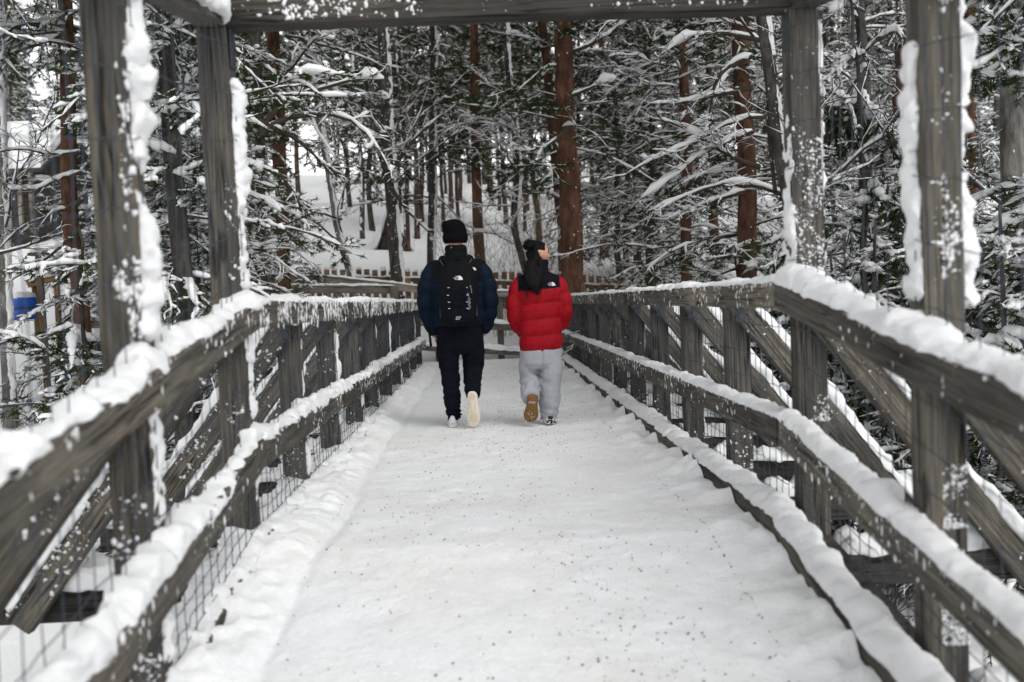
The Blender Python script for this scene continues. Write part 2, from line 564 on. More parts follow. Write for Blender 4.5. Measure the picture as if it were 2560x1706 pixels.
def snow_strip(geo, path, up, w, h, seed, step=0.02, spill=(0.0, 0.0), spread=0.0, ragged=0.3, freq=1.0, gaps=0.0, mat=0, ends=True, mounds=(), rough=1.0):
    """a lumpy ridge of snow lying on a face: path is the middle line of the face, up its normal.
    spill = how far it hangs down over the two edges (first: on the -side edge)"""
    path = np.asarray(path, dtype=float)
    seg = np.linalg.norm(np.diff(path, axis=0), axis=1)
    s = np.concatenate(([0], np.cumsum(seg)))
    n = max(4, int(s[-1] / step) + 1)
    t = np.linspace(0, s[-1], n)
    C = np.stack([np.interp(t, s, path[:, k]) for k in range(3)], -1)
    T = nrm(np.gradient(C, axis=0))
    up = np.asarray(up, dtype=float)
    if up.ndim == 1: up = np.broadcast_to(up, C.shape)
    S = nrm(np.cross(T, up))
    U = nrm(np.cross(S, T))
    q = np.stack([t * freq, t * 0 + seed * 0.37, t * 0], -1)
    lowf = vnoise(q * 2.3, seed); mid = vnoise(q * 7.0, seed + 1); hi = vnoise(q * 19.0, seed + 2)
    hh = h * np.clip(0.85 + ragged * (1.0 * lowf + 0.55 * mid + 0.15 * hi), 0.12, 3)
    if gaps > 0:
        hh = hh * np.clip((vnoise(q * 1.7 + 90, seed + 3) + 1 - gaps * 1.6) * 3, 0.02, 1)
    wl = w / 2 * (1 + ragged * 0.5 * vnoise(q * 5 + 5, seed + 4)) + spread * np.clip(vnoise(q * 3 + 31, seed + 40), 0, 1)
    wr = w / 2 * (1 + ragged * 0.5 * vnoise(q * 5 + 9, seed + 5)) + spread * np.clip(vnoise(q * 3 + 57, seed + 41), 0, 1)
    for mt, mh, ms in mounds:
        e = np.exp(-((t - mt) / ms) ** 2)
        hh = hh + mh * e; wl = wl + mh * 0.3 * e; wr = wr + mh * 0.3 * e
    def hang(k, amt):
        if amt <= 0: return np.zeros(n)
        a = np.clip(vnoise(q * 4.0 + 13, seed + 6 + k) * 0.9 + vnoise(q * 15.0, seed + 8 + k) * 0.7, 0, 1.3)
        return amt * a
    dl, dr = hang(0, spill[0]), hang(1, spill[1])
    th = np.linspace(PI, 0, 11)
    rows = []
    rows.append(-S * (wl * 0.96)[:, None] + U * (-dl - 0.001)[:, None])
    rows.append(-S * (wl * 1.02 + np.minimum(dl * 0.22, 0.012))[:, None] + U * (-dl * 0.55)[:, None])
    for a in th:
        c, sn = math.cos(a), math.sin(a)
        ww = wl if c < 0 else wr
        rows.append(S * (ww * np.sign(c) * abs(c) ** 0.72)[:, None] + U * (hh * (0.10 + 0.90 * sn ** 0.95))[:, None])
    rows.append(S * (wr * 1.02 + np.minimum(dr * 0.22, 0.012))[:, None] + U * (-dr * 0.55)[:, None])
    rows.append(S * (wr * 0.96)[:, None] + U * (-dr - 0.001)[:, None])
    X = C[:, None, :] + np.stack(rows, 1)
    D = np.stack([vnoise(X * 34.0 * freq, seed + 20), vnoise(X * 34.0 * freq + 50, seed + 21), vnoise(X * 34.0 * freq + 90, seed + 22)], -1)
    D2 = np.stack([vnoise(X * 13.0 * freq, seed + 23), vnoise(X * 13.0 * freq + 50, seed + 24), vnoise(X * 13.0 * freq + 90, seed + 25)], -1)
    amp = np.full(X.shape[1], 1.0); amp[0] = amp[-1] = 0.15; amp[1] = amp[-2] = 0.5
    D3 = np.stack([vnoise(X * 75.0, seed + 33), vnoise(X * 75.0 + 50, seed + 34), vnoise(X * 75.0 + 90, seed + 35)], -1)
    X = X + rough * (D * (0.0045 + 0.05 * h) + D2 * (0.40 * h + 0.004) + D3 * 0.0065) * amp[None, :, None]
    if ends:   # close the ends down to the face
        for e, d in ((0, 1), (-1, -1)):
            X[e] = C[e] + (X[e] - C[e]) * 0.25
            X[e + d] = C[e + d] + (X[e + d] - C[e + d]) * np.array(0.75)
    geo.add(X.reshape(-1, 3), grid_faces(n, X.shape[1]), mat)

def specks(geo, o3, ux, uy, nrmv, L, H, n, rng, size=(0.004, 0.02), bias=0.0, elong=1.0, mat=0):
    n = int(n * 2.0)
    """stuck-on flecks of snow on the rectangle o3 + [0,L]ux + [0,H]uy"""
    o3, ux, uy, nrmv = (np.asarray(a, float) for a in (o3, ux, uy, nrmv))
    a = rng.random(n) * L
    b = rng.random(n)
    b = (b ** (1 + bias) if bias >= 0 else 1 - (1 - b) ** (1 - bias)) * H
    q = o3 + a[:, None] * ux + b[:, None] * uy
    keep = vnoise(q * 6.0, 55) + 0.7 * vnoise(q * 21.0, 56) + 0.6 * (rng.random(n) - 0.5) > -0.05
    q = q[keep]
    m = len(q)
    s = 0.5 * size[0] + (size[1] * 0.80 - 0.6 * size[0]) * rng.random(m) ** 4.5
    V, F = ICO1
    k = 1.0 + 0.36 * rng.standard_normal((m, len(V), 1))
    e = rng.uniform(0.7, 1.3, m)
    P = q[:, None, :] + k * (V[None, :, 0:1] * ux * (s * e)[:, None, None] + V[None, :, 1:2] * uy * (s * elong / e)[:, None, None] + V[None, :, 2:3] * nrmv * (s * 0.42)[:, None, None])
    geo.add(P.reshape(-1, 3), (np.arange(m)[:, None, None] * len(V) + F[None]).reshape(-1, 3), mat)
# ------------------------------------------------------------------ the footbridge: two railings, a gateway frame
SP = 1.2786
PW, PD = 0.13, 0.12            # post: across, along
RH = 0.12           # rail height, thickness
TOPZ, MIDZ = 1.107, 0.50        # tops of the two rails
SEED = [100]
def sd():
    SEED[0] += 7
    return SEED[0]

def rt(side): return 0.098 if side > 0 else 0.070
def ypost(k): return YK + SP * k + PD / 2
def zz(y): return float(zr(y))

def bolt(parent, c, axis, r=0.016, l=0.02):
    """a square washer with a bolt head"""
    g = Geo()
    box_geo(g, (-0.028, -0.006, -0.028), (0.028, 0.0, 0.028))
    a = np.arange(6) / 6 * 2 * PI
    ring = lambda y: np.stack([np.cos(a) * r, np.full(6, y), np.sin(a) * r], -1)
    loft(g, [ring(-0.006), ring(-0.006 - l * 0.7)])
    o = g.build('bolt', M['iron'], parent, smooth=False)
    setworld(o, Matrix.Translation(c))
    return o

def post_snow(p, side, x0, x1, y0, y1, zb, zt, near, rng):
    """wind-packed snow on a post: ridges on its faces, flecks on the front"""
    g = Geo()
    yc = (y0 + y1) / 2
    def ridge(face, za, zb2, h, w, rag=0.45, gaps=0.0, yo=0.0):
        x = x1 if face > 0 else x0
        snow_strip(g, [(x - face * 0.004, yc + yo, za), (x - face * 0.004, yc + yo, zb2)], (face, 0, 0), w, h, sd(), 0.022, ragged=rag, freq=1.0, gaps=gaps)
    return g, ridge

def make_railing(side):
    rng = np.random.default_rng(3 if side > 0 else 4)
    xin = XR if side > 0 else XL
    RT = rt(side)
    xp0 = xin + side * (RT + 0.002)                # post inner face
    xp1 = xp0 + side * PW                          # post outer face
    xa, xb = min(xp0, xp1), max(xp0, xp1)
    root = empty('bridge_railing', (xin, 4.0, 0.0),
                 'right-hand timber railing with a bare snow-topped kerb board' if side > 0 else 'left-hand timber railing beside the ploughed snow bank',
                 'railing', 'railings of the footbridge')
    ks = list(range(-3, 12)) if side > 0 else list(range(-3, 10))
    ymax = ypost(ks[-1]) + PD / 2 + 0.05
    # ---- posts
    for k in ks:
        yc = ypost(k)
        z0 = zz(yc)
        tall = k in (-1, 0)
        near = k <= 2
        top = TOPZ - 0.03 + z0
        if tall:
            continue
        p = timber('post', (0.5 * (xa + xb), yc, z0 - 0.25), (0.5 * (xa + xb), yc, top), PW + rng.normal(0, .003), PD, M['wood'], root, up=(0, 1, 0))
        g = Geo()
        fx = xb if side < 0 else xb
        # snow in the angle beside the post
        segs = [(0.10, MIDZ - RH - 0.02), (MIDZ + 0.02, TOPZ - RH - 0.04)]
        for za, zb in segs:
            for face in (1, -1):
                if side > 0 and face < 0 and k > 0: continue
                if rng.random() < (0.30 if (side < 0) == (face > 0) else 0.55) and k < 1: continue
                f = rng.uniform(0.45, 1.0)
                zs = zb - (zb - za) * f if rng.random() < 0.5 else za
                ze = zs + (zb - za) * f
                x = xb if face > 0 else xa
                snow_strip(g, [(x - face * 0.004, yc, z0 + zs), (x - face * 0.004, yc, z0 + ze)], (face, 0, 0), 0.075, rng.uniform(0.012, 0.03), sd(), 0.03 if near else 0.05, ragged=0.6, gaps=0.45)
        nfl = 60 if side > 0 else 90
        if k > 4: nfl = 25
        specks(g, (xa, yc - PD / 2, z0 + 0.05), (1, 0, 0), (0, 0, 1), (0, -1, 0), PW, MIDZ - 0.12, nfl, rng, (0.003, 0.013), bias=1.2)
        if rng.random() < 0.5:
            specks(g, (xa, yc - PD / 2, z0 + MIDZ), (1, 0, 0), (0, 0, 1), (0, -1, 0), PW, 0.3, nfl // 2, rng, (0.003, 0.012), bias=1.0)
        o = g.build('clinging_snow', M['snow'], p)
        tag(o, kind='stuff')
        setworld(o, Matrix.Identity(4))
    # ---- rails
    def rail(name, ztop, pieces, rh=RH, snow_h=0.05, w=0.10, spill=(0, 0), xoff=0.0, mat='wood', near_h=None, mounds_near=(), spk=True, rag=0.3, far_rag=0.35, far_gap=0.0, rough=1.0):
        for (ya, yb) in pieces:
            za, zb = zz(ya) + ztop, zz(yb) + ztop
            x = xin + side * RT / 2 + xoff
            o = timber(name, (x, ya + 0.003, za - rh / 2), (x, yb - 0.003, zb - rh / 2), RT, rh, M[mat], root, up=(0, 0, 1))
            g = Geo()
            isnear = ya < YK - 0.1
            h = near_h if (isnear and near_h) else snow_h
            xs = x + side * (w - RT) / 2
            sl_ = (zb - za) / (yb - ya)
            snow_strip(g, [(xs, ya - 0.03, za - 0.002 - 0.03 * sl_), (xs, yb + 0.03, zb - 0.002 + 0.03 * sl_)], (0, 0, 1), w, h, sd(), 0.014 if ya < 7 else 0.03,
                       spill=(spill if side > 0 else spill[::-1]), ragged=rag if isnear else far_rag, ends=True, rough=rough, mounds=mounds_near if isnear else (), gaps=0 if isnear else far_gap)
            if spk:
                n = int((yb - ya) * (70 if side > 0 else 80))
                ud = nrm(np.array([0, yb - ya, zb - za]))
                bigger = (0.003, 0.012)
                specks(g, (xin, ya, za - rh), ud, (0, 0, 1), (-side, 0, 0), (yb - ya), rh, n, rng, bigger, bias=-0.8, elong=2.0)
                if side < 0 and not isnear and name == 'top_rail':
                    specks(g, (xin, ya, za - rh), ud, (0, 0, 1), (-side, 0, 0), (yb - ya), rh, int(n * 2.5), rng, (0.003, 0.014), bias=-0.6, elong=2.6)
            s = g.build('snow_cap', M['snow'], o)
            tag(s, kind='stuff')
            setworld(s, Matrix.Identity(4))
            yy = ya + 0.1
    far = [(YK + 2.4 * i, min(YK + 2.4 * (i + 1), ymax)) for i in range(6) if YK + 2.4 * i < ymax - 0.3]
    near = [(0.2, YK)]
    L0 = YK - 0.2
    if side > 0:
        rail('top_rail', TOPZ, near + far, snow_h=0.026, near_h=0.042, w=0.145, spill=(0.008, 0.02), rag=0.5, rough=0.9,
             mounds_near=((L0 + 0.02, 0.05, 0.10), (L0 - 0.12, 0.025, 0.12), (L0 - 1.18, 0.05, 0.09), (L0 - 1.36, 0.025, 0.12), (L0 - 0.6, 0.012, 0.2)))
        rail('middle_rail', MIDZ, near + far, snow_h=0.038, near_h=0.042, w=0.10, spill=(0.003, 0.02), rag=0.28, far_rag=0.3, rough=0.65,
             mounds_near=((L0 - 1.0, 0.03, 0.09),))
        rail('kerb_board', 0.10, near + far, rh=0.17, snow_h=0.062, near_h=0.066, w=0.140, spill=(0.004, 0.03), xoff=-0.085, rag=0.24, far_rag=0.26, rough=0.55, spk=False)
    else:
        rail('top_rail', TOPZ, near + far, snow_h=0.022, near_h=0.036, w=0.12, spill=(0.03, 0.022), rag=0.75, far_rag=0.6,
             mounds_near=((L0 - 0.0, 0.045, 0.10), (L0 - 0.75, 0.03, 0.05), (L0 - 0.92, 0.025, 0.05), (L0 - 1.25, 0.03, 0.08), (L0 - 2.1, 0.035, 0.04), (L0 - 1.75, 0.02, 0.05)))
        rail('middle_rail', MIDZ, near + far, snow_h=0.046, near_h=0.052, w=0.09, spill=(0.03, 0.065), rag=0.65, far_rag=0.5,
             mounds_near=((L0 - 0.9, 0.02, 0.1),))
        rail('kerb_board', 0.06, near + far, rh=0.12, snow_h=0.05, near_h=0.055, w=0.20, spill=(0.02, 0.06), xoff=-0.02, rag=0.4, far_rag=0.4, spk=False)
    # ---- braces, outriggers under the deck
    for k in ks:
        if k < -2: continue
        yc = ypost(k) - PD / 2 - 0.032
        z0 = zz(ypost(k))
        pa = np.array([xp0 + side * 0.03, yc, z0 + 1.03])
        pb = np.array([xp0 + side * 1.03, yc, z0 - 0.26])
        d = nrm(pb - pa)
        upn = np.array([side * abs(d[2]), 0, abs(d[0])])
        b = timber('brace', pa, pb, 0.062, 0.125, M['wood'], root, up=upn)
        bolt(b, (xp0 + side * 0.075, yc - 0.032, z0 + 0.985), (0, -1, 0))
        bolt(b, (xp0 + side * 0.060, yc - 0.032, z0 + 0.93), (0, -1, 0))
        g = Geo()
        off = upn * 0.060
        sa, sb = pa + off + d * 0.10, pb + off - d * 0.02
        snow_strip(g, [sa, sb], upn, 0.075, 0.055 if side > 0 else 0.045, sd(), 0.02 if k < 2 else 0.04, ragged=0.32, spill=(0.012, 0.012))
        if k < 6:
            L = np.linalg.norm(pb - pa)
            n = (330 if side < 0 else 130) if k < 2 else 80
            specks(g, pa - upn * 0.06 + np.array([0, -0.031, 0]), d, upn, (0, -1, 0), L, 0.12, n, rng, (0.003, 0.016 if side < 0 else 0.009), bias=-0.5)
        s = g.build('snow_cap', M['snow'], b); tag(s, kind='stuff'); setworld(s, Matrix.Identity(4))
        # outrigger beam
        ob = timber('outrigger_beam', (xp0 - side * 0.5, ypost(k), z0 - 0.20), (xp0 + side * 1.18, ypost(k), z0 - 0.20), 0.12, 0.15, M['wood_dark'], root)
        g = Geo()
        snow_strip(g, [(xp0 + side * 0.16, ypost(k), z0 - 0.127), (xp0 + side * 1.17, ypost(k), z0 - 0.127)], (0, 0, 1), 0.15, 0.12, sd(), 0.035, ragged=0.25, spill=(0.01, 0.01))
        s = g.build('snow_cap', M['snow'], ob); tag(s, kind='stuff'); setworld(s, Matrix.Identity(4))
    # ---- wire mesh on the inner faces of the posts
    g = Geo()
    xm = xp0 - side * 0.006
    def wires(ya, yb, ztop, dy, dz, amp):
        ys = np.arange(ya, yb, dy)
        n = 13
        t = np.linspace(0, 1, n)
        P = np.zeros((len(ys), n, 3))
        P[..., 2] = zr(ys)[:, None] + 0.03 + (ztop - 0.03) * t[None]
        P[..., 1] = ys[:, None] + rng.normal(0, 0.0035, (len(ys), n)) * amp
        P[..., 0] = xm + rng.normal(0, 0.004, (len(ys), n)) * amp
        tubes(g, P, 0.0021, 3)
        zs = np.array([z for z in (0.06, 0.11, 0.17, 0.24, 0.32, 0.41, 0.51, 0.62, 0.75, 0.90, 1.05, 1.2, 1.4, 1.6, 1.8, 2.0, 2.2) if z < ztop])
        n = int((yb - ya) / 0.06) + 2
        y = np.linspace(ya, yb, n)
        P = np.zeros((len(zs), n, 3))
        P[..., 1] = y
        P[..., 2] = zr(y)[None] + zs[:, None] + rng.normal(0, 0.0035, (len(zs), n)) * amp + 0.006 * vnoise(np.stack([y * 2.1, y * 0, y * 0], -1), 8)[None]
        P[..., 0] = xm - side * 0.003 + rng.normal(0, 0.003, (len(zs), n)) * amp
        tubes(g, P, 0.0021, 3)
        # knots where the wires cross
        Y, Z = np.meshgrid(ys, zs)
        C = np.stack([np.full(Y.size, xm), Y.ravel(), (Z + zr(Y)).ravel()], -1)
        blobs(g, C, np.full((len(C), 3), 0.0042), rng, 0, ICO1_LOW, 0.2)
    wires(0.3, YK + 0.1, 2.30, 0.105, 0.2, 1.0)
    wires(YK + 0.16, ymax - 0.1, TOPZ - 0.06, 0.105, 0.2, 1.0)
    o = g.build('wire_mesh', M['wire'], root)
    tag(o, kind='stuff')
    setworld(o, Matrix.Identity(4))
    return root

RAIL_R = make_railing(1)
RAIL_L = make_railing(-1)

# ---- the tall gateway frame
def make_gateway():
    rng = np.random.default_rng(8)
    root = empty('bridge_gateway', (0.12, YK, 0.0), 'tall snow-plastered timber frame standing over the walkway on four posts', 'gateway')
    H = 2.29
    for side in (1, -1):
        xp0 = (XR if side > 0 else XL) + side * (rt(side) + 0.002)
        xa, xb = min(xp0, xp0 + side * PW), max(xp0, xp0 + side * PW)
        xc = (xa + xb) / 2
        for k in (-1, 0):
            yc = ypost(k); z0 = zz(yc)
            p = timber('post', (xc, yc, z0 - 0.25), (xc, yc, z0 + H - 0.002), PW, PD, M['wood'], root, up=(0, 1, 0), warp=0.006)
            g = Geo()
            def ridge(face, za, zb, w, h, rag=0.4, yo=0.0, gaps=0.0):
                x = xb if face > 0 else xa
                snow_strip(g, [(x - face * 0.004, yc + yo, z0 + za), (x - face * 0.004, yc + yo + 0.01, 0.5 * (za + zb) + z0), (x - face * 0.004, yc + yo, z0 + zb)], (face, 0, 0), w, h, sd(), 0.013, ragged=rag * 1.25, gaps=gaps, freq=1.7)
            fy = yc - PD / 2
            if side < 0:
                if k == -1:
                    ridge(1, 1.17, 2.05, 0.10, 0.040, 0.5); ridge(1, 2.0, 2.3, 0.10, 0.055, 0.5)
                    specks(g, (xb - 0.035, fy, z0 + 1.15), (1, 0, 0), (0, 0, 1), (0, -1, 0), 0.035, 1.15, 140, rng, (0.003, 0.014), elong=1.6)
                    for _ in range(3):
                        specks(g, (xb - 0.075, fy, z0 + 1.30), (1, 0, 0), (0, 0, 1), (0, -1, 0), 0.075, 0.12, 22, rng, (0.004, 0.022))
                else:
                    ridge(1, 1.15, 2.08, 0.10, 0.038)
                    specks(g, (xb - 0.05, fy, z0 + 1.2), (1, 0, 0), (0, 0, 1), (0, -1, 0), 0.05, 0.45, 45, rng, (0.003, 0.012))
                ridge(1, 0.58, 1.02, 0.09, 0.03); ridge(1, 0.14, 0.42, 0.08, 0.025, gaps=0.3)
                specks(g, (xa, fy, z0 + 0.1), (1, 0, 0), (0, 0, 1), (0, -1, 0), PW, 0.32, 130, rng, (0.003, 0.015), bias=0.6)
                specks(g, (xa, fy, z0 + MIDZ), (1, 0, 0), (0, 0, 1), (0, -1, 0), PW, 0.2, 60, rng, (0.003, 0.015), bias=0.8)
            else:
                if k == -1:
                    ridge(1, 1.17, 2.3, 0.11, 0.05, 0.45); ridge(-1, 1.2, 2.02, 0.09, 0.024, 0.5)
                    specks(g, (xb - 0.07, fy, z0 + 1.15), (1, 0, 0), (0, 0, 1), (0, -1, 0), 0.07, 1.0, 700, rng, (0.003, 0.013), bias=0.35)
                    specks(g, (xa + 0.03, fy, z0 + 1.15), (1, 0, 0), (0, 0, 1), (0, -1, 0), 0.1, 1.0, 90, rng, (0.004, 0.014), bias=0.6)
                    # the outer edge of the front is packed white
                else:
                    ridge(1, 1.15, 2.25, 0.09, 0.016, 0.7); ridge(-1, 1.15, 1.86, 0.095, 0.026, 0.5)
                    specks(g, (xa, fy, z0 + 1.15), (1, 0, 0), (0, 0, 1), (0, -1, 0), PW, 0.68, 560, rng, (0.003, 0.010), bias=0.35)
                    specks(g, (xa, fy, z0 + 1.15), (1, 0, 0), (0, 0, 1), (0, -1, 0), PW, 1.05, 60, rng, (0.003, 0.009))
                # below the top rail: drifts lying against the lower front
                specks(g, (xa + 0.05, fy, z0 + MIDZ - 0.02), (1, 0, 0), (0, 0, 1), (0, -1, 0), PW - 0.05, 0.2, 520, rng, (0.003, 0.010), bias=1.0)
                specks(g, (xa + 0.04, fy, z0 + 0.1), (1, 0, 0), (0, 0, 1), (0, -1, 0), PW - 0.04, 0.3, 600, rng, (0.003, 0.010), bias=0.6)
            o = g.build('clinging_snow', M['snow'], p); tag(o, kind='stuff'); setworld(o, Matrix.Identity(4))
        # side beam along the top
        ya, yb = 0.4, ypost(0) + PD / 2
        b = timber('side_beam', (xc, ya, zz(ya) + H + 0.075), (xc, ypost(0) - 0.062, zz(ypost(0)) + H + 0.075), 0.12, 0.15, M['wood'], root)
        g = Geo()
        x = xb if side < 0 else xb
        snow_strip(g, [(xb - 0.004, 2.3, zz(2.3) + H + 0.085), (xb - 0.004, ypost(0) - 0.07, H + 0.085)], (1, 0, 0), 0.11, 0.05, sd(), 0.02, ragged=0.4)
        snow_strip(g, [(xc, ya, zz(ya) + H + 0.149), (xc, ypost(0) - 0.06, H + 0.149)], (0, 0, 1), 0.13, 0.08, sd(), 0.03, ragged=0.3)
        o = g.build('snow_cap', M['snow'], b); tag(o, kind='stuff'); setworld(o, Matrix.Identity(4))
        # corner angle iron
        g = Geo()
        xi = xp0
        s = -side
        box_geo(g, (min(xi, xi + s * 0.006), ypost(0) - 0.045, H - 0.17), (max(xi, xi + s * 0.006), ypost(0) + 0.045, H - 0.004))
        o = g.build('angle_bracket', M['iron'], root, smooth=False); setworld(o, Matrix.Identity(4))
    yb = ypost(0)
    b = timber('cross_beam', (XL - 0.22, yb, H + 0.075), (XR + 0.22, yb, H + 0.075), 0.12, 0.15, M['wood_dark'], root)
    g = Geo()
    specks(g, (XL - 0.2, yb - 0.06, H + 0.02), (1, 0, 0), (0, 0, 1), (0, -1, 0), 2.6, 0.12, 520, rng, (0.003, 0.014), bias=-0.5)
    specks(g, (XL + 0.1, yb - 0.06, H + 0.02), (1, 0, 0), (0, 0, 1), (0, -1, 0), 0.35, 0.12, 170, rng, (0.003, 0.018), bias=-0.3)
    snow_strip(g, [(XL - 0.2, yb, H + 0.148), (XR + 0.2, yb, H + 0.148)], (0, 0, 1), 0.13, 0.08, sd(), 0.03, ragged=0.3)
    o = g.build('snow_cap', M['snow'], b); tag(o, kind='stuff'); setworld(o, Matrix.Identity(4))
make_gateway()

# ---- railings of the branch at the far end
def end_railing(label, pts, braces, zoff=0.0, out=1):
    root = empty('walkway_railing', pts[0], label, 'railing', 'railings of the branching walkway')
    rng = np.random.default_rng(21 + out)
    for (a, b) in zip(pts[:-1], pts[1:]):
        a, b = np.array(a), np.array(b)
        for name, zt, rh, sh in (('top_rail', 1.16, 0.13, 0.035), ('middle_rail', 0.56, 0.13, 0.075), ('kerb_board', 0.08, 0.10, 0.12)):
            u = np.array([0, 0, zt - rh / 2])
            o = timber(name, a + u, b + u, 0.06, rh, M['wood_pale'], root)
            g = Geo()
            u2 = np.array([0, 0, zt - 0.002])
            snow_strip(g, [a + u2, b + u2], (0, 0, 1), 0.10 if zt > 0.2 else 0.2, sh, sd(), 0.06, ragged=0.3, spill=(0.02, 0.02))
            s = g.build('snow_cap', M['snow'], o); tag(s, kind='stuff'); setworld(s, Matrix.Identity(4))
        n = max(1, int(round(np.linalg.norm(b - a) / 1.5)))
        for i in range(n + 1):
            c = a + (b - a) * (i / n) + np.array([0, out * 0.10, 0])
            timber('post', c + np.array([0, 0, -0.4]), c + np.array([0, 0, 1.15]), 0.12, 0.12, M['wood_pale'], root, up=(0, 1, 0))
            if braces:
                d0, d1 = c + np.array([0.09, 0.0, 0.98]), c + np.array([0.75, 0.25 * out, -0.1])
                br = timber('brace', d0, d1, 0.07, 0.12, M['wood_pale'], root)
                g = Geo()
                dd = nrm(d1 - d0); un = nrm(np.array([0, 0, 1.0]) - dd * dd[2])
                snow_strip(g, [d0 + un * 0.06, d1 + un * 0.06], un, 0.09, 0.05, sd(), 0.05, ragged=0.4)
                s = g.build('snow_cap', M['snow'], br); tag(s, kind='stuff'); setworld(s, Matrix.Identity(4))
    return root
end_railing('snow-capped railing closing off the far end of the bridge', [(-6.0, 18.25, 0.55), (-2.9, 18.25, 0.33), (-0.9, 18.25, 0.03), (1.40, 18.25, -0.16)], True)
end_railing('low dark railing half hidden by twigs beyond the left-hand railing', [(-6.4, 16.1, 0.32), (-1.45, 16.1, 0.08)], False, out=-1)
# ------------------------------------------------------------------ trees
def bark_mat(name, c0, c1, c2, scale=7.0, b=0.9):
    m, t, p = new_mat(name, 0.9, 0.1)
    v = mapping(t, 'Object', (1, 1, 0.35))
    f = noise_tex(t, v, scale, 6, 0.65)
    t.links.new(ramp(t, f, [(0.3, c0), (0.5, c1), (0.68, c2)]), p.inputs['Base Color'])
    bump(t, p, noise_tex(t, v, scale * 1.6, 6, 0.75), b, 0.06)
    return m
M['pine_bark'] = bark_mat('red_pine_bark', (0.030, 0.018, 0.013), (0.105, 0.054, 0.036), (0.20, 0.105, 0.070))
M['far_bark'] = bark_mat('brown_grey_bark', (0.026, 0.019, 0.016), (0.075, 0.052, 0.042), (0.15, 0.11, 0.09))
M['grey_bark'] = bark_mat('grey_bark', (0.022, 0.020, 0.018), (0.065, 0.060, 0.052), (0.15, 0.14, 0.125), 9.0)
M['birch_bark'] = bark_mat('birch_bark', (0.035, 0.032, 0.028), (0.16, 0.15, 0.135), (0.34, 0.32, 0.29), 8.0)
M['twig'] = simple('twig_bark', (0.050, 0.038, 0.029), 0.9, 0.4, 3.0, 0)
M['reed'] = simple('tan_twig', (0.16, 0.115, 0.07), 0.9, 0.35, 3.0, 0)
def needle_mat():
    m, t, p = new_mat('needles', 0.7, 0.2)
    v = mapping(t)
    f = noise_tex(t, v, 1.6, 3)
    t.links.new(ramp(t, f, [(0.3, (0.010, 0.020, 0.005)), (0.55, (0.027, 0.046, 0.010)), (0.75, (0.055, 0.075, 0.018))]), p.inputs['Base Color'])
    return m
M['needles'] = needle_mat()
M['tree_snow'] = snow_mat('snow_on_branches', (0.80, 0.805, 0.81), 18.0, 0.3, 0.02)

def walk(base, d0, L, k, rng, droop=0.0, jit=0.12, lift=0.0):
    """grow polylines: base (m,3), d0 (m,3), L (m,)"""
    m = len(base)
    P = np.zeros((m, k, 3))
    P[:, 0] = base
    d = nrm(d0.copy())
    st = (L / (k - 1))[:, None]
    for j in range(1, k):
        P[:, j] = P[:, j - 1] + d * st
        d = d + rng.normal(0, jit, (m, 3))
        d[:, 2] += (-droop + lift * j / k) / (k - 1)
        d = nrm(d)
    return P

def sprout(P, rng, n, t0, t1, ang, L0, k, droop, jit, up=0.1, taper=0.6, lift=0.0, sag=0.35):
    m, kk, _ = P.shape
    t = t0 + (t1 - t0) * (np.arange(n)[None] + rng.random((m, n))) / n
    s = t * (kk - 1)
    i = np.clip(np.floor(s).astype(int), 0, kk - 2)
    fr = (s - i)[..., None]
    rows = np.arange(m)[:, None]
    A, B = P[rows, i], P[rows, i + 1]
    base = A + (B - A) * fr
    d = nrm(B - A)
    ref = np.zeros_like(d); ref[..., 2] = 1
    side = nrm(np.cross(d, ref) + 1e-6)
    upv = np.cross(side, d)
    sg = np.where((np.arange(n) % 2 == 0)[None], 1.0, -1.0) * np.where(rng.random((m, 1)) < 0.5, 1, -1)
    sg = np.where(rng.random((m, n)) < 0.2, -sg, sg)
    an = ang * rng.uniform(0.65, 1.3, (m, n))
    roll = rng.normal(0, sag, (m, n))
    dirs = d * np.cos(an)[..., None] + (side * (sg * np.cos(roll))[..., None] + upv * (np.sin(roll) + up)[..., None]) * np.sin(an)[..., None]
    L = L0 * (1 - taper * t) * rng.uniform(0.55, 1.35, (m, n))
    if isinstance(L0, np.ndarray): pass
    return walk(base.reshape(-1, 3), dirs.reshape(-1, 3), L.ravel(), k, rng, droop, jit, lift)

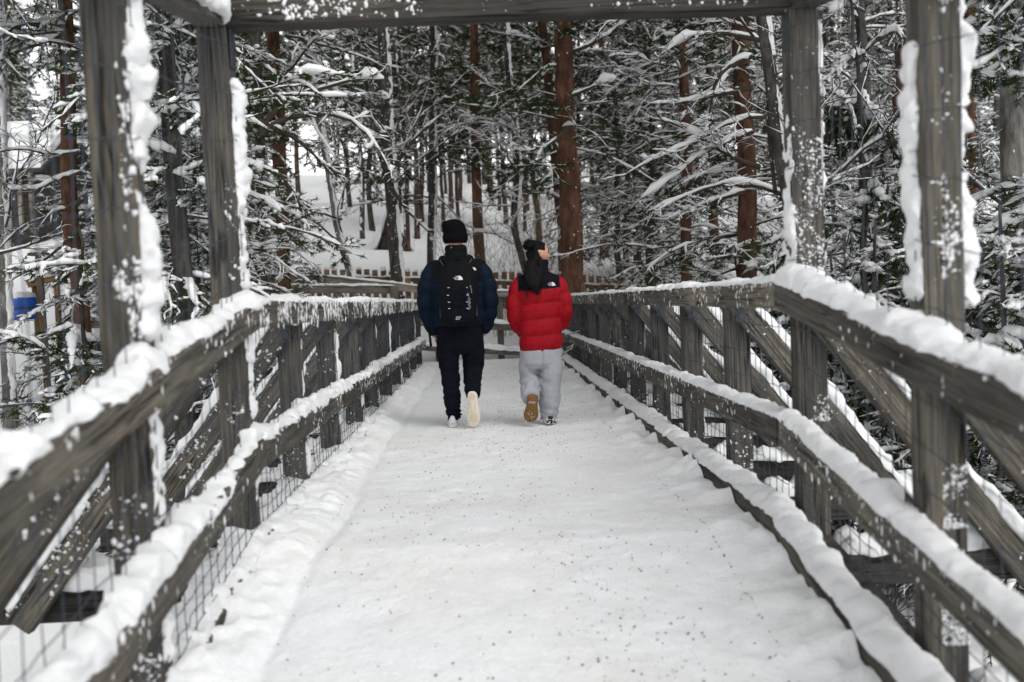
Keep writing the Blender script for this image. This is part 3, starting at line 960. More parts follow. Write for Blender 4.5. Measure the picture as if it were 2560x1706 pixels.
def snow_on(geo, P, w, rng, mat, keep=1.0, sides=5, seed=0, base_r=0.0, gapf=1.6, fat=1.0, fine=True):
    """cushions of snow along the tops of twigs"""
    if keep < 1.0:
        P = P[rng.random(len(P)) < keep]
    if len(P) == 0: return
    m, k, _ = P.shape
    # resample finer so the cushions come out lumpy
    kf = (k - 1) * 2 + 1 if fine else k
    Q = P.copy()
    if fine:
        Q = np.zeros((m, kf, 3)); Q[:, ::2] = P; Q[:, 1::2] = 0.5 * (P[:, 1:] + P[:, :-1])
    T, S, U = frames(Q)
    hz = np.sqrt(np.clip(1 - T[..., 2] ** 2, 0, 1))
    n1 = vnoise(Q * gapf * 1.7, seed + 1)
    n2 = vnoise(Q * 9.0, seed + 2)
    ww = w * np.clip(0.62 + 0.95 * n1, 0.0, 1.7) * (0.85 + 0.45 * n2) * np.clip((hz - 0.25) * 1.5, 0, 1)
    ww[:, 0] *= 0.5; ww[:, -1] *= 0.4
    ww = np.maximum(ww, 0.0005)
    C = Q + np.array([0, 0, 1.0]) * (ww * 0.55 * fat + base_r)[..., None]
    a = np.arange(sides) / sides * 2 * PI + PI / 2
    wob = 1 + 0.22 * rng.standard_normal((m, kf, sides))
    ring = C[:, :, None, :] + (ww[:, :, None] * wob)[..., None] * (np.cos(a)[None, None, :, None] * S[:, :, None, :] + fat * 0.85 * np.sin(a)[None, None, :, None] * U[:, :, None, :])
    base = grid_faces(kf, sides)
    F = [(np.arange(m)[:, None, None] * (kf * sides) + base[None]).reshape(-1, 4)]
    j = np.arange(sides)
    off = np.arange(m)[:, None] * (kf * sides)
    F.append(off + j[::-1][None]); F.append(off + (kf - 1) * sides + j[None])
    geo.add(ring.reshape(-1, 3), F, mat)

def tufts(geo, P, rng, nb, ln, mat, width=0.006, spread=0.6, along=0.5, droop=0.15):
    """needle blades fanning out from the outer part of each twig"""
    m, k, _ = P.shape
    if m == 0: return
    t = 1 - along * rng.random((m, nb))
    s = t * (k - 1)
    i = np.clip(np.floor(s).astype(int), 0, k - 2)
    rows = np.arange(m)[:, None]
    A, B = P[rows, i], P[rows, i + 1]
    b = A + (B - A) * (s - i)[..., None]
    d = nrm(B - A)
    v = nrm(d + rng.normal(0, spread, (m, nb, 3)) + np.array([0, 0, -droop]))
    tip = b + v * (ln * rng.uniform(0.6, 1.25, (m, nb)))[..., None]
    sd_ = nrm(np.cross(v, rng.normal(0, 1, (m, nb, 3)))) * width
    V = np.stack([b + sd_, b - sd_, tip], 2).reshape(-1, 3)
    geo.add(V, np.arange(m * nb * 3).reshape(-1, 3), mat)

def trunk_geo(h, r0, rng, bend=0.02, k=26, sides=12, lean=(0, 0), curve=None, bump_=0.06, top=0.35):
    """returns geo and axis polyline; local origin at the base, sunk a little"""
    z = np.linspace(-0.4, h, k)
    P = np.zeros((1, k, 3))
    P[0, :, 2] = z
    if curve is None:
        wob = np.cumsum(rng.normal(0, bend, (k, 2)), 0)
        wob -= np.outer(np.linspace(0, 1, k), wob[-1])
        P[0, :, :2] = wob + np.outer(np.maximum(z, 0), np.array(lean))
    else:
        c = np.array(curve, dtype=float)
        P[0, :, 0] = np.interp(z, c[:, 2], c[:, 0]) ; P[0, :, 1] = np.interp(z, c[:, 2], c[:, 1])
        for ax in (0, 1):
            q = P[0, :, ax].copy()
            for _ in range(2):
                q[1:-1] = 0.25 * q[:-2] + 0.5 * q[1:-1] + 0.25 * q[2:]
            P[0, :, ax] = q
    rr = r0 * (1 - (1 - top) * np.clip(z / h, 0, 1)) + r0 * 0.22 * np.exp(-np.clip(z, 0, 9) / 0.35)
    a = np.arange(sides) / sides * 2 * PI
    ring = P[0][:, None, :] + np.stack([np.cos(a)[None] * rr[:, None], np.sin(a)[None] * rr[:, None], np.zeros((k, sides))], -1)
    n = vnoise(ring * np.array([9, 9, 4]), int(rng.integers(999)))
    ring[..., :2] += (ring[..., :2] - P[0][:, None, :2]) * (bump_ * n)[..., None] * 2
    return P[0], rr, ring

def build_trunk(name, mat, ring, axis, rr, parent, snow=None, rng=None, specks_n=0):
    g = Geo()
    loft(g, ring, 0)
    o = g.build(name, mat, parent)
    if snow is not None:
        d, w, hh, z0, z1 = snow
        d = np.array(d, float)
        s = Geo()
        zs = np.arange(z0, z1, 0.12)
        C = np.stack([np.interp(zs, axis[:, 2], axis[:, k]) for k in range(3)], -1)
        rad = np.interp(zs, axis[:, 2], rr)
        snow_strip(s, C + d * (rad * 0.82)[:, None], d, w, hh, int(rng.integers(9999)), 0.045, ragged=0.75, gaps=0.25)
        if specks_n:
            a = rng.normal(math.atan2(d[1], d[0]), 0.8, specks_n)
            z = rng.uniform(z0, z1, specks_n)
            c = np.stack([np.interp(z, axis[:, 2], axis[:, k]) for k in range(3)], -1)
            rd = np.interp(z, axis[:, 2], rr) * 1.02
            c[:, 0] += np.cos(a) * rd; c[:, 1] += np.sin(a) * rd
            q = rng.uniform(0.008, 0.032, (specks_n, 1)) * np.array([[1, 1, 1.3]])
            blobs(s, c, q, rng, 0, ICO1_LOW)
        so = s.build('clinging_snow', M['tree_snow'], o)
        tag(so, kind='stuff')
    return o

# ---- crowns: (bark, needles, snow) in one mesh around a unit trunk axis
def crown_mesh(name, seed, axis, rr, z0, z1, nb, L, e0=0.15, droop=0.5, n2=11, L2=0.36, n3=5, L3=0.16, tuft=5, tl=0.075, snow=(0.045, 0.032, 0.022),
               pads=150, pad=0.06, az=None, ang2=0.95, taper_top=0.3, gap=0.0, needle_frac=1.0, jit=0.10, keep3=0.8, extra=None, tw=0.006, br=0.022, lift=0.0, seg=9, snow_seed=0, prof=None, k3=3, keep2=0.85):
    rng = np.random.default_rng(seed)
    g = Geo()
    z = np.sort(rng.uniform(z0, z1, nb))
    th = rng.uniform(0, 2 * PI, nb) if az is None else az[0] + rng.normal(0, az[1], nb)
    if az is not None:
        far_side = rng.random(nb) < 0.25
        th = np.where(far_side, rng.uniform(0, 2 * PI, nb), th)
    base = np.stack([np.interp(z, axis[:, 2], axis[:, k]) for k in range(3)], -1)
    el = e0 + rng.normal(0, 0.22, nb)
    d0 = np.stack([np.cos(th) * np.cos(el), np.sin(th) * np.cos(el), np.sin(el)], -1)
    f = (z - z0) / max(1e-6, z1 - z0)
    Lp = L * (1 - (1 - taper_top) * f) if prof is None else L * np.interp(f, prof[0], prof[1])
    Lp = Lp * rng.uniform(0.6, 1.25, nb)
    P1 = walk(base, d0, Lp, seg, rng, droop, jit, lift)
    if extra is not None:                           # limbs laid out by hand
        E = []
        for e in extra:
            e = np.array(e, float)
            s = np.concatenate(([0], np.cumsum(np.linalg.norm(np.diff(e, axis=0), axis=1))))
            t = np.linspace(0, s[-1], seg)
            E.append(np.stack([np.interp(t, s, e[:, k]) for k in range(3)], -1))
        E = np.array(E)
        E[:, 1:-1] = 0.25 * E[:, :-2] + 0.5 * E[:, 1:-1] + 0.25 * E[:, 2:]
        P1 = np.concatenate([P1, E])
        Lp = np.concatenate([Lp, np.linalg.norm(np.diff(E, axis=1), axis=2).sum(1)])
    L2a = np.repeat(Lp * L2, n2).reshape(-1, n2)
    P2 = sprout(P1, rng, n2, 0.16, 0.99, ang2, L2a, 6, droop * 0.7, jit * 1.4, 0.05)
    P3 = sprout(P2, rng, n3, 0.2, 1.0, 0.85, L3 * np.clip(np.repeat(Lp, n2)[:, None] / max(L, 0.1), 0.5, 1.1) * np.ones((1, n3)) * 1.6, k3, 0.25, jit * 1.6, 0.1, 0.35)
    tap = np.linspace(1, 0.22, seg)
    tubes(g, P1, br * np.clip(Lp / L, 0.5, 1.3)[:, None] * tap[None], 5, 0)
    tubes(g, P2, np.linspace(0.009, 0.004, 6)[None] * np.ones((len(P2), 1)), 3, 0)
    tubes(g, P3, np.linspace(0.0045, 0.0025, k3)[None] * np.ones((len(P3), 1)), 3, 0)
    # snow
    snow_on(g, P1, snow[0], rng, 2, 1.0, 7, snow_seed, 0.010)
    snow_on(g, P2, snow[1], rng, 2, keep2, 5, snow_seed + 5, 0.003)
    snow_on(g, P3, snow[2], rng, 2, keep3 * 0.85, 4, snow_seed + 9, 0.001, fine=(k3 == 2))
    # needles
    if tuft:
        m3 = rng.random(len(P3)) < needle_frac
        clump = vnoise(P3[:, 0] * 0.9, seed + 60) > (0.6 - 1.2 * needle_frac)
        tufts(g, P3[m3 & clump], rng, tuft, tl, 1, tw)
        cl2 = vnoise(P2[:, 0] * 0.9, seed + 60) > (0.6 - 1.2 * needle_frac)
        tufts(g, P2[cl2], rng, tuft * 2, tl, 1, tw, 0.7, 0.7)
    if pads:
        pads = pads // 2
        ends = P3[rng.integers(0, len(P3), pads)][:, -1]
        s = pad * rng.uniform(0.35, 1.05, (pads, 1)) * np.array([[1.2, 1.2, 0.55]]) * rng.uniform(0.75, 1.25, (pads, 3))
        blobs(g, ends + np.array([0, 0, 0.02]), s, rng, 2, ICO2, 0.16)
    return g.mesh(name, [M['twig'], M['needles'], M['tree_snow']], True)

TREE_BUILT = {}
def put_tree(name, pos, label, cat='tree', group=None, trunk=None, crown=None, rz=0.0, sc=1.0):
    """trunk / crown: meshes (shared between copies)"""
    root = empty(name, pos, label, cat, group, rz)
    root.scale = (sc, sc, sc)
    if trunk is not None:
        me, sn = trunk
        t = bpy.data.objects.new('trunk', me); link(t, root)
        if sn is not None:
            s = bpy.data.objects.new('clinging_snow', sn); link(s, t); tag(s, kind='stuff')
    if crown is not None:
        c = bpy.data.objects.new('crown', crown); link(c, root)
    return root

def trunk_mesh(seed, h, r0, mat, bend=0.02, lean=(0, 0), snow=None, specks_n=0, curve=None, sides=12, k=26, top=0.35, bump_=0.06):
    rng = np.random.default_rng(seed)
    axis, rr, ring = trunk_geo(h, r0, rng, bend, k, sides, lean, curve, bump_, top)
    g = Geo(); loft(g, ring)
    me = g.mesh('trunk', M[mat])
    sn = None
    if snow is not None or specks_n:
        s = Geo()
        z0s, z1s = 0.1, h
        d = np.array((1, 0, 0.0))
        if snow is not None:
            d, w, hh, z0s, z1s = snow
            d = np.array(d, float)
            zs = np.arange(z0s, z1s, 0.12)
            C = np.stack([np.interp(zs, axis[:, 2], axis[:, q]) for q in range(3)], -1)
            rad = np.interp(zs, axis[:, 2], rr)
            snow_strip(s, C + d * (rad * 0.85)[:, None], d, w, hh, int(rng.integers(9999)), 0.05, ragged=0.75, gaps=0.2)
        if specks_n:
            a = rng.normal(math.atan2(d[1], d[0]), 0.9, specks_n)
            z = rng.uniform(z0s, z1s, specks_n)
            c = np.stack([np.interp(z, axis[:, 2], axis[:, q]) for q in range(3)], -1)
            rd = np.interp(z, axis[:, 2], rr) * 1.03
            c[:, 0] += np.cos(a) * rd; c[:, 1] += np.sin(a) * rd
            q = (0.004 + 0.014 * rng.random((specks_n, 1)) ** 2.5) * np.array([[1, 1, 1.5]])
            blobs(s, c, q, rng, 0, ICO1_LOW)
        sn = s.mesh('clinging_snow', M['tree_snow'])
    return (me, sn), axis, rr
# ------------------------------------------------------------------ the forest
def spot(px, D, py=600):
    v = at_px(px, py, D)
    x = v.x
    return (x, D, float(gz(np.array(x), np.array(float(D)))))

def rel(base, px, py, D):
    v = at_px(px, py, D)
    return (v.x - base[0], v.y - base[1], v.z - base[2])

# shared crowns
AX = trunk_mesh(50, 13.0, 0.10, 'pine_bark', 0.03)
AXB = trunk_mesh(51, 12.0, 0.09, 'grey_bark', 0.05)
AXT = trunk_mesh(52, 17.0, 0.115, 'far_bark', 0.03, snow=((0.9, -0.3, 0), 0.07, 0.025, 0.2, 9), specks_n=300)
AXT2 = trunk_mesh(53, 17.0, 0.11, 'far_bark', 0.05, lean=(0.02, 0))
AXG = trunk_mesh(54, 16.0, 0.11, 'grey_bark', 0.04, snow=((0.9, -0.3, 0), 0.11, 0.035, 0.2, 12), specks_n=500)
CR = {}
CR['bushy'] = crown_mesh('bushy_crown', 1, AX[1], AX[2], 0.5, 10.5, 60, 2.3, 0.10, 0.75, 10, 0.36, 5, 0.17, 20, 0.078, (0.040, 0.0238, 0.0136), 150, 0.06, needle_frac=0.95, keep3=0.5, tw=0.0055)
CR['bushy2'] = CR['bushy']
CR['twiggy'] = crown_mesh('twiggy_crown', 3, AXB[1], AXB[2], 0.8, 10.0, 48, 2.4, 0.15, 0.45, 12, 0.40, 7, 0.17, 0, 0.07, (0.032, 0.0176, 0.0102), 40, 0.045, jit=0.18, keep3=0.45, snow_seed=80)
CR['twiggy2'] = crown_mesh('twiggy_crown', 4, AXB[1], AXB[2], 0.6, 10.0, 50, 2.6, 0.05, 0.35, 11, 0.40, 6, 0.17, 13, 0.07, (0.038, 0.0211, 0.0119), 110, 0.06, jit=0.17, keep3=0.55, needle_frac=0.6, snow_seed=120, tw=0.005)
CR['spruce'] = crown_mesh('spruce_crown', 5, AX[1], AX[2], 0.25, 12.5, 95, 2.0, -0.10, 0.5, 9, 0.32, 4, 0.14, 20, 0.055, (0.046, 0.0317, 0.0161), 60, 0.05, needle_frac=1.0, keep3=0.4, taper_top=0.12, snow_seed=160, tw=0.00555, br=0.016, lift=0.25)
CR['tall'] = crown_mesh('pine_crown', 6, AXT[1], AXT[2], 3.8, 15.5, 64, 2.3, 0.10, 0.45, 7, 0.38, 4, 0.22, 24, 0.115, (0.036, 0.0238, 0.0161), 20, 0.07, needle_frac=1.0, keep3=0.5, snow_seed=200, tw=0.009, seg=7, k3=2)
CR['tall2'] = crown_mesh('pine_crown', 7, AXT2[1], AXT2[2], 2.6, 15.5, 66, 2.2, 0.0, 0.35, 7, 0.38, 4, 0.22, 23, 0.115, (0.036, 0.0238, 0.0161), 20, 0.07, needle_frac=0.95, keep3=0.5, snow_seed=240, tw=0.009, seg=7, k3=2)
CR['tall3'] = crown_mesh('spruce_crown', 8, AXG[1], AXG[2], 1.0, 15.0, 100, 2.1, -0.15, 0.4, 6, 0.34, 4, 0.2, 24, 0.095, (0.040, 0.0264, 0.0170), 20, 0.06, needle_frac=1.0, keep3=0.4, taper_top=0.15, snow_seed=280, tw=0.0095, seg=7, k3=2)
CR['birch'] = crown_mesh('birch_crown', 9, AXB[1], AXB[2], 2.4, 11.0, 30, 2.1, 0.65, -0.1, 10, 0.42, 5, 0.2, 0, 0.05, (0.028, 0.0150, 0.0085), 0, 0.05, jit=0.16, keep3=0.4, snow_seed=320)

CR['bushy_high'] = crown_mesh('bushy_crown', 10, AX[1], AX[2], 4.5, 11.0, 44, 2.5, 0.0, 0.6, 10, 0.36, 5, 0.17, 20, 0.078, (0.04, 0.026, 0.016), 160, 0.06, needle_frac=0.9, keep3=0.5, snow_seed=340, tw=0.0055, taper_top=0.6)

def hero(name, seed, px_top, py_top, px, py, D, h, r, mat, label, crown=None, snow=None, specks_n=0, rz=0.0, group=None, lean_extra=None, csc=1.0):
    """a tree whose trunk passes through two pixels of the photograph at distance D"""
    b = at_px(px, py, D); t = at_px(px_top, py_top, D)
    sl = (t.x - b.x) / (t.z - b.z)
    zg0 = float(gz(np.array(b.x), np.array(float(D))))
    x0 = b.x - sl * (b.z - zg0)
    zg = float(gz(np.array(x0), np.array(float(D))))
    (tm, ax, rr) = trunk_mesh(seed, h if h < 8 else 19.0, r, mat, 0.02, (sl, 0), snow, specks_n, k=26 if h < 8 else 34, top=0.25)
    root = put_tree(name, (x0, D, zg), label, 'tree', group, tm, None)
    if crown is not None:
        c = bpy.data.objects.new('crown', CR[crown]); link(c, root)
        c.rotation_euler = (0, math.atan(sl), 0)
        c.rotation_euler.rotate_axis('Z', rz)
        c.scale = (csc,) * 3
    if D < 32 and h > 8 and group != 'trunks in the clearing':                  # the upper crown, mostly above the picture, shades the ground below
        c = bpy.data.objects.new('crown', CR['tall3' if name == 'spruce_tree' else 'tall']); link(c, root)
        c.location = (sl * 5.5, 0, 5.5 if D < 16 else 6.5)
        c.rotation_euler = (0, 0, seed * 1.7)
        c.scale = (1.0, 1.0, 0.9)
    return root, ax, rr

SNR = ((0.85, -0.5, 0), 0.10, 0.035, 0.3, 11.0)
# left of the bridge
hero('pine_tree', 301, 178, 60, 222, 900, 12.0, 12, 0.105, 'pine_bark', 'slim red-barked pine seen just left of the nearest left-hand post', 'bushy_high', None, 0, 0.4, 'pines by the bridge')
hero('spruce_tree', 302, 398, 80, 440, 700, 9.5, 12, 0.10, 'grey_bark', 'dark snow-laden spruce between the two left-hand gateway posts', 'spruce', None, 0, 1.0, 'spruces by the bridge')
hero('pine_tree', 304, 690, 180, 712, 680, 15.0, 13, 0.115, 'pine_bark', 'red-barked pine behind the snowy boughs left of the walkers', 'bushy_high', None, 0, 2.2, 'pines by the bridge', csc=0.9)
hero('pine_tree', 303, 560, 100, 600, 700, 11.0, 11, 0.085, 'grey_bark', 'crooked snow-loaded pine right beside the second left-hand post', 'twiggy2', None, 0, 0.3, 'pines by the bridge', csc=0.55)
hero('birch_tree', 305, -10, 100, 14, 900, 15.0, 12, 0.10, 'birch_bark', 'pale birch trunk at the left edge above the blue barrel', 'birch', SNR, 300, 2.3, 'birches by the bridge')
hero('pine_tree', 306, 380, 60, 395, 700, 19.5, 13, 0.10, 'pine_bark', 'twiggy pine behind the dark spruce between the left-hand posts', 'twiggy', None, 0, 1.9, 'pines by the bridge')
hero('birch_tree', 307, 800, 300, 880, 690, 18.8, 9, 0.075, 'birch_bark', 'thin leaning birch behind the branching walkway railing', 'birch', SNR, 300, 0.9, 'birches by the bridge', csc=0.9)
hero('pine_tree', 308, 640, 60, 655, 680, 22.0, 13, 0.10, 'pine_bark', 'pine further back among the left-hand boughs', 'bushy2', None, 0, 3.0, 'pines by the bridge', csc=0.7)
hero('spruce_tree', 309, 195, 500, 205, 900, 9.6, 3.2, 0.045, 'grey_bark', 'small drooping spruce below the blue barrel', None, None, 0, 0.3, 'spruces by the bridge')
hero('spruce_tree', 310, 330, 100, 345, 700, 16.0, 13, 0.10, 'grey_bark', 'tall spruce behind the dark one between the left-hand posts', 'spruce', None, 0, 2.9, 'spruces by the bridge')
hero('pine_tree', 311, 520, 60, 540, 690, 26.0, 13, 0.11, 'pine_bark', 'bushy pine far back behind the second left-hand post', 'bushy', None, 0, 4.0, 'pines by the bridge', csc=0.9)
hero('pine_tree', 312, -130, 60, -110, 700, 10.5, 11, 0.10, 'pine_bark', 'pine at the left edge whose twigs reach over the blue barrel', 'bushy_high', None, 0, 0.2, 'pines by the bridge')
hero('spruce_tree', 313, 470, 60, 490, 700, 12.5, 12, 0.09, 'grey_bark', 'dense green spruce just left of the second left-hand post', 'spruce', None, 0, 0.2, 'spruces by the bridge', csc=0.75)
hero('pine_tree', 314, 640, 60, 660, 690, 14.0, 12, 0.08, 'grey_bark', 'slender grey-barked pine among the snowy boughs by the left railing', 'bushy', None, 0, 1.2, 'pines by the bridge', csc=0.5)
# in the middle
hero('birch_tree', 320, 955, 60, 988, 690, 19.8, 13, 0.145, 'grey_bark', 'thick grey trunk with snow down its right side left of the man', 'birch', SNR, 900, 2.2, 'trunks in the clearing', csc=1.15)
hero('birch_tree', 321, 1080, 60, 1083, 640, 24.5, 13, 0.115, 'grey_bark', 'straight grey trunk rising behind the black beanie', 'tall2', SNR, 300, 1.2, 'trunks in the clearing', csc=0.9)
hero('pine_tree', 322, 1190, 160, 1203, 640, 24.0, 13, 0.135, 'pine_bark', 'red-brown pine trunk just right of the black beanie', 'tall', None, 200, 0.5, 'trunks in the clearing', csc=0.85)
hero('pine_tree', 324, 1395, 120, 1438, 700, 18.6, 14, 0.225, 'pine_bark', 'thick red pine trunk behind the woman in red', 'tall', None, 500, 0.2, 'trunks in the clearing', csc=0.85)
hero('pine_tree', 325, 1388, 420, 1408, 640, 25.0, 13, 0.14, 'pine_bark', 'second pine trunk half hidden by the thick red one', 'tall2', None, 200, 1.2, 'trunks in the clearing', csc=0.9)
hero('pine_tree', 326, 1560, 300, 1566, 680, 25.0, 13, 0.075, 'pine_bark', 'very slim dark red pine amid boughs right of the woman', 'bushy2', None, 0, 2.0, 'trunks in the clearing', csc=0.9)
# curved grey tree
_b = spot(1318, 21.5, 680)
_cv = [rel(_b, px, py, 21.5) for px, py in ((1325, 720), (1314, 660), (1296, 610), (1283, 560), (1290, 490), (1296, 420), (1288, 330), (1277, 240), (1268, 150), (1262, 60), (1255, -100), (1250, -300))]
_cv = [(-0.05, 0, -0.5)] + [c for c in _cv if c[2] > 0.1]
_t, _ax, _rr = trunk_mesh(323, max(c[2] for c in _cv), 0.105, 'grey_bark', 0, snow=((0.9, -0.3, 0), 0.11, 0.05, 0.4, 6.5), curve=_cv, k=40, specks_n=200)
put_tree('birch_tree', _b, 'grey tree with an S-bend trunk between the two walkers', 'tree', 'trunks in the clearing', _t,
         crown_mesh('birch_crown', 330, _ax, _rr, 1.4, 7.5, 24, 2.1, 0.25, 0.1, 9, 0.42, 5, 0.2, 0, 0.05, (0.038, 0.026, 0.017), 0, jit=0.15, keep3=0.6, snow_seed=400, br=0.018))
# right of the bridge
hero('pine_tree', 340, 1845, 120, 1866, 690, 14.0, 13, 0.15, 'pine_bark', 'dark red pine trunk left of the second right-hand post', 'bushy2', None, 200, 2.6, 'pines by the bridge')
hero('birch_tree', 341, 1895, 40, 1962, 640, 10.5, 11, 0.085, 'grey_bark', 'mossy leaning birch with a snow-filled fork beside the second right-hand post', 'birch', SNR, 400, 2.6, 'birches by the bridge')
hero('pine_tree', 342, 1700, 60, 1720, 680, 19.0, 13, 0.12, 'pine_bark', 'pine behind the sweeping snowy boughs on the right', 'twiggy2', None, 0, 2.9, 'pines by the bridge')
hero('pine_tree', 343, 2160, 60, 2180, 760, 13.0, 13, 0.08, 'grey_bark', 'thin dark pine between the two right-hand posts', 'twiggy', None, 0, 2.4, 'pines by the bridge')
hero('spruce_tree', 344, 2140, 300, 2160, 700, 10.5, 6.0, 0.05, 'grey_bark', 'young green spruce between the two right-hand posts', None, None, 0, 1.4, 'spruces by the bridge')
hero('birch_tree', 345, 2520, 40, 2540, 860, 9.5, 12, 0.13, 'birch_bark', 'mottled birch at the right edge', 'birch', None, 300, 0.7, 'birches by the bridge')
hero('pine_tree', 346, 2420, 60, 2435, 800, 15.5, 13, 0.10, 'pine_bark', 'slim pine right of the nearest right-hand post', 'bushy', None, 0, 5.1, 'pines by the bridge')
hero('pine_tree', 347, 2270, 60, 2285, 760, 17.5, 13, 0.11, 'pine_bark', 'pine hidden behind the nearest right-hand post', 'twiggy2', None, 0, 0.8, 'pines by the bridge')
hero('pine_tree', 348, 2010, 60, 2025, 680, 18.0, 13, 0.11, 'pine_bark', 'pine behind the second right-hand post', 'twiggy', None, 0, 1.1, 'pines by the bridge')
hero('spruce_tree', 349, 1620, 200, 1632, 680, 22.0, 12, 0.10, 'pine_bark', 'snow-crusted spruce over the far end of the right-hand railing', 'spruce', None, 0, 0.6, 'spruces by the bridge', csc=0.85)
hero('pine_tree', 350, 1500, 60, 1512, 680, 29.0, 13, 0.12, 'pine_bark', 'bushy pine right behind the thick red trunk', 'bushy', None, 0, 0.9, 'pines by the bridge')
hero('pine_tree', 351, 1780, 200, 1792, 680, 24.0, 13, 0.12, 'pine_bark', 'far pine left of the dark red trunk', 'bushy', None, 0, 1.7, 'pines by the bridge')
hero('spruce_tree', 352, 2700, 200, 2720, 760, 7.2, 9, 0.09, 'grey_bark', 'spruce beyond the right edge reaching a snowy bough into view', 'spruce', None, 0, 0.3, 'spruces by the bridge')
# heavy boughs, laid out one by one
def boughs(label_part, D, limbs, seed, n2, L2, n3, L3, snow, tuft=0, jit=0.13, br=0.03, pads=0):
    root = [o for o in bpy.data.objects if o.get('label', '').startswith(label_part)][0]
    ex = [[rel(root.location, px, py, D + (p[2] if len(p) > 2 else 0)) for p in L for px, py in [p[:2]]] for L in limbs]
    ax = np.array([(0, 0, -3.0), (0, 0, -2.9)], float)
    me = crown_mesh('crown', seed, ax, np.array([0.05, 0.05]), -3.0, -2.9, 1, 0.02, 0, 0, n2, L2, n3, L3, tuft, 0.08, snow, pads, 0.06, jit=jit, keep3=0.7, extra=ex, br=br, snow_seed=seed, tw=0.0055, needle_frac=0.6)
    o = bpy.data.objects.new('crown', me); link(o, root)
boughs('crooked snow-loaded', 11.0, [[(645, 345), (690, 290), (760, 292), (830, 280), (890, 300), (935, 350), (975, 425)],
    [(650, 330), (700, 255), (760, 235), (830, 215), (900, 190), (960, 200)], [(640, 300), (690, 320), (740, 345), (800, 400), (840, 450)],
    [(630, 400), (690, 430), (740, 490), (770, 560)], [(610, 420), (650, 480), (700, 560), (740, 610)], [(600, 620), (650, 650), (700, 660)]], 901, 9, 0.30, 5, 0.13, (0.055, 0.032, 0.015), tuft=12)
boughs('dark red pine trunk', 12.6, [[(1880, 140), (1820, 165), (1790, 190), (1780, 250), (1770, 300), (1775, 340)], [(1985, 300), (1900, 290), (1840, 285), (1800, 320), (1730, 370), (1640, 390), (1560, 440)],
    [(2000, 500), (1900, 465), (1840, 455), (1780, 460), (1700, 500), (1620, 530)], [(1900, 420), (1840, 400), (1770, 355), (1700, 310), (1640, 300)],
    [(1860, 480), (1790, 500), (1740, 520), (1680, 550)], [(1880, 330), (1790, 360), (1720, 410), (1650, 470), (1600, 500)], [(1860, 640), (1800, 645), (1750, 650)],
    [(1900, 100), (1800, 80), (1720, 90), (1650, 140)], [(1880, 220), (1780, 240), (1700, 260), (1630, 260)]], 902, 11, 0.34, 6, 0.14, (0.050, 0.027, 0.014), jit=0.16)
boughs('thick red pine trunk', 16.0, [[(1430, 130), (1480, 110), (1530, 80), (1600, 20)], [(1430, 240), (1500, 210), (1540, 200)], [(1420, 320), (1380, 360), (1330, 380), (1270, 370)]], 903, 8, 0.3, 4, 0.14, (0.07, 0.034, 0.02), tuft=8)
boughs('thick grey trunk with snow', 19.0, [[(980, 470), (1010, 520), (1050, 560), (1080, 590)], [(975, 250), (930, 240), (880, 250)], [(985, 420), (1040, 340), (1100, 290), (1160, 250)]], 904, 5, 0.3, 3, 0.14, (0.05, 0.03, 0.018))
boughs('slim red-barked pine seen', 11.6, [[(205, 500), (130, 540), (60, 560), (0, 620)], [(210, 560), (150, 620), (100, 660), (30, 700)], [(205, 430), (140, 450), (80, 480), (20, 470)],
    [(200, 380), (130, 390), (60, 370), (0, 380)], [(215, 860), (160, 880), (100, 890), (20, 880)]], 905, 7, 0.34, 5, 0.13, (0.030, 0.018, 0.010), jit=0.2, br=0.02)
boughs('pine at the left edge', 10.5, [[(-100, 640), (-40, 640), (20, 630), (90, 610), (150, 570)], [(-100, 900), (-40, 880), (20, 850), (60, 860)]], 906, 6, 0.3, 4, 0.13, (0.026, 0.016, 0.009), jit=0.2, br=0.02)
for o in list(bpy.data.objects):          # the spruces are dense: a second whorl of branches
    if o.name.startswith('spruce_tree') and o.get('group') == 'spruces by the bridge':
        for ch in list(o.children):
            if ch.name.startswith('crown'):
                q = ch.copy(); link(q); q.parent = o
                q.rotation_euler.rotate_axis('Z', 1.7); q.scale = tuple(s * 0.86 for s in ch.scale)
# young spruces share one small crown
YS = crown_mesh('spruce_crown', 370, np.array([(0, 0, 0), (0, 0, 2.6)], float), np.array([0.03, 0.01]), 0.1, 2.5, 40, 1.3, -0.05, 0.6, 9, 0.36, 5, 0.14, 18, 0.055, (0.034, 0.024, 0.014), 50, 0.05, needle_frac=0.8, keep3=0.45, taper_top=0.2, snow_seed=520, tw=0.005, br=0.012)
for o in [o for o in bpy.data.objects if o.name.startswith('spruce_tree') and not any(c.name.startswith('crown') for c in o.children)]:
    small = o['label'].startswith('small')
    c = bpy.data.objects.new('crown', YS); link(c, o)
    c.scale = (1.15, 1.15, 1.2) if small else (1.2, 1.2, 2.2)

# the forest on the slope: copies of a few trees
rng = np.random.default_rng(77)
KINDS = [('pine_tree', AXT[0], 'tall'), ('pine_tree', AXT2[0], 'tall2'), ('spruce_tree', AXG[0], 'tall3'), ('pine_tree', AX[0], 'bushy2'), ('pine_tree', AXB[0], 'twiggy2')]
pts = []
def far_tree(px, D, kind, sc, label, group):
    nm, tr, cr = KINDS[kind]
    p = spot(px, D)
    for q in pts:
        if (q[0] - p[0]) ** 2 + (q[1] - p[1]) ** 2 < 1.3 ** 2: return
    pts.append(p)
    root = put_tree(nm, p, label, 'tree', group, tr, CR[cr], rng.uniform(0, 6.28), sc)
    if group == 'trees on the slope beyond the walkers' and kind < 2 and len(pts) % 2:      # half of these are sparse, so the clearing stays light
        for ch in root.children:
            if ch.name.startswith('crown'): ch.data = CR['birch']; ch.scale = (1.0, 1.0, 1.5)
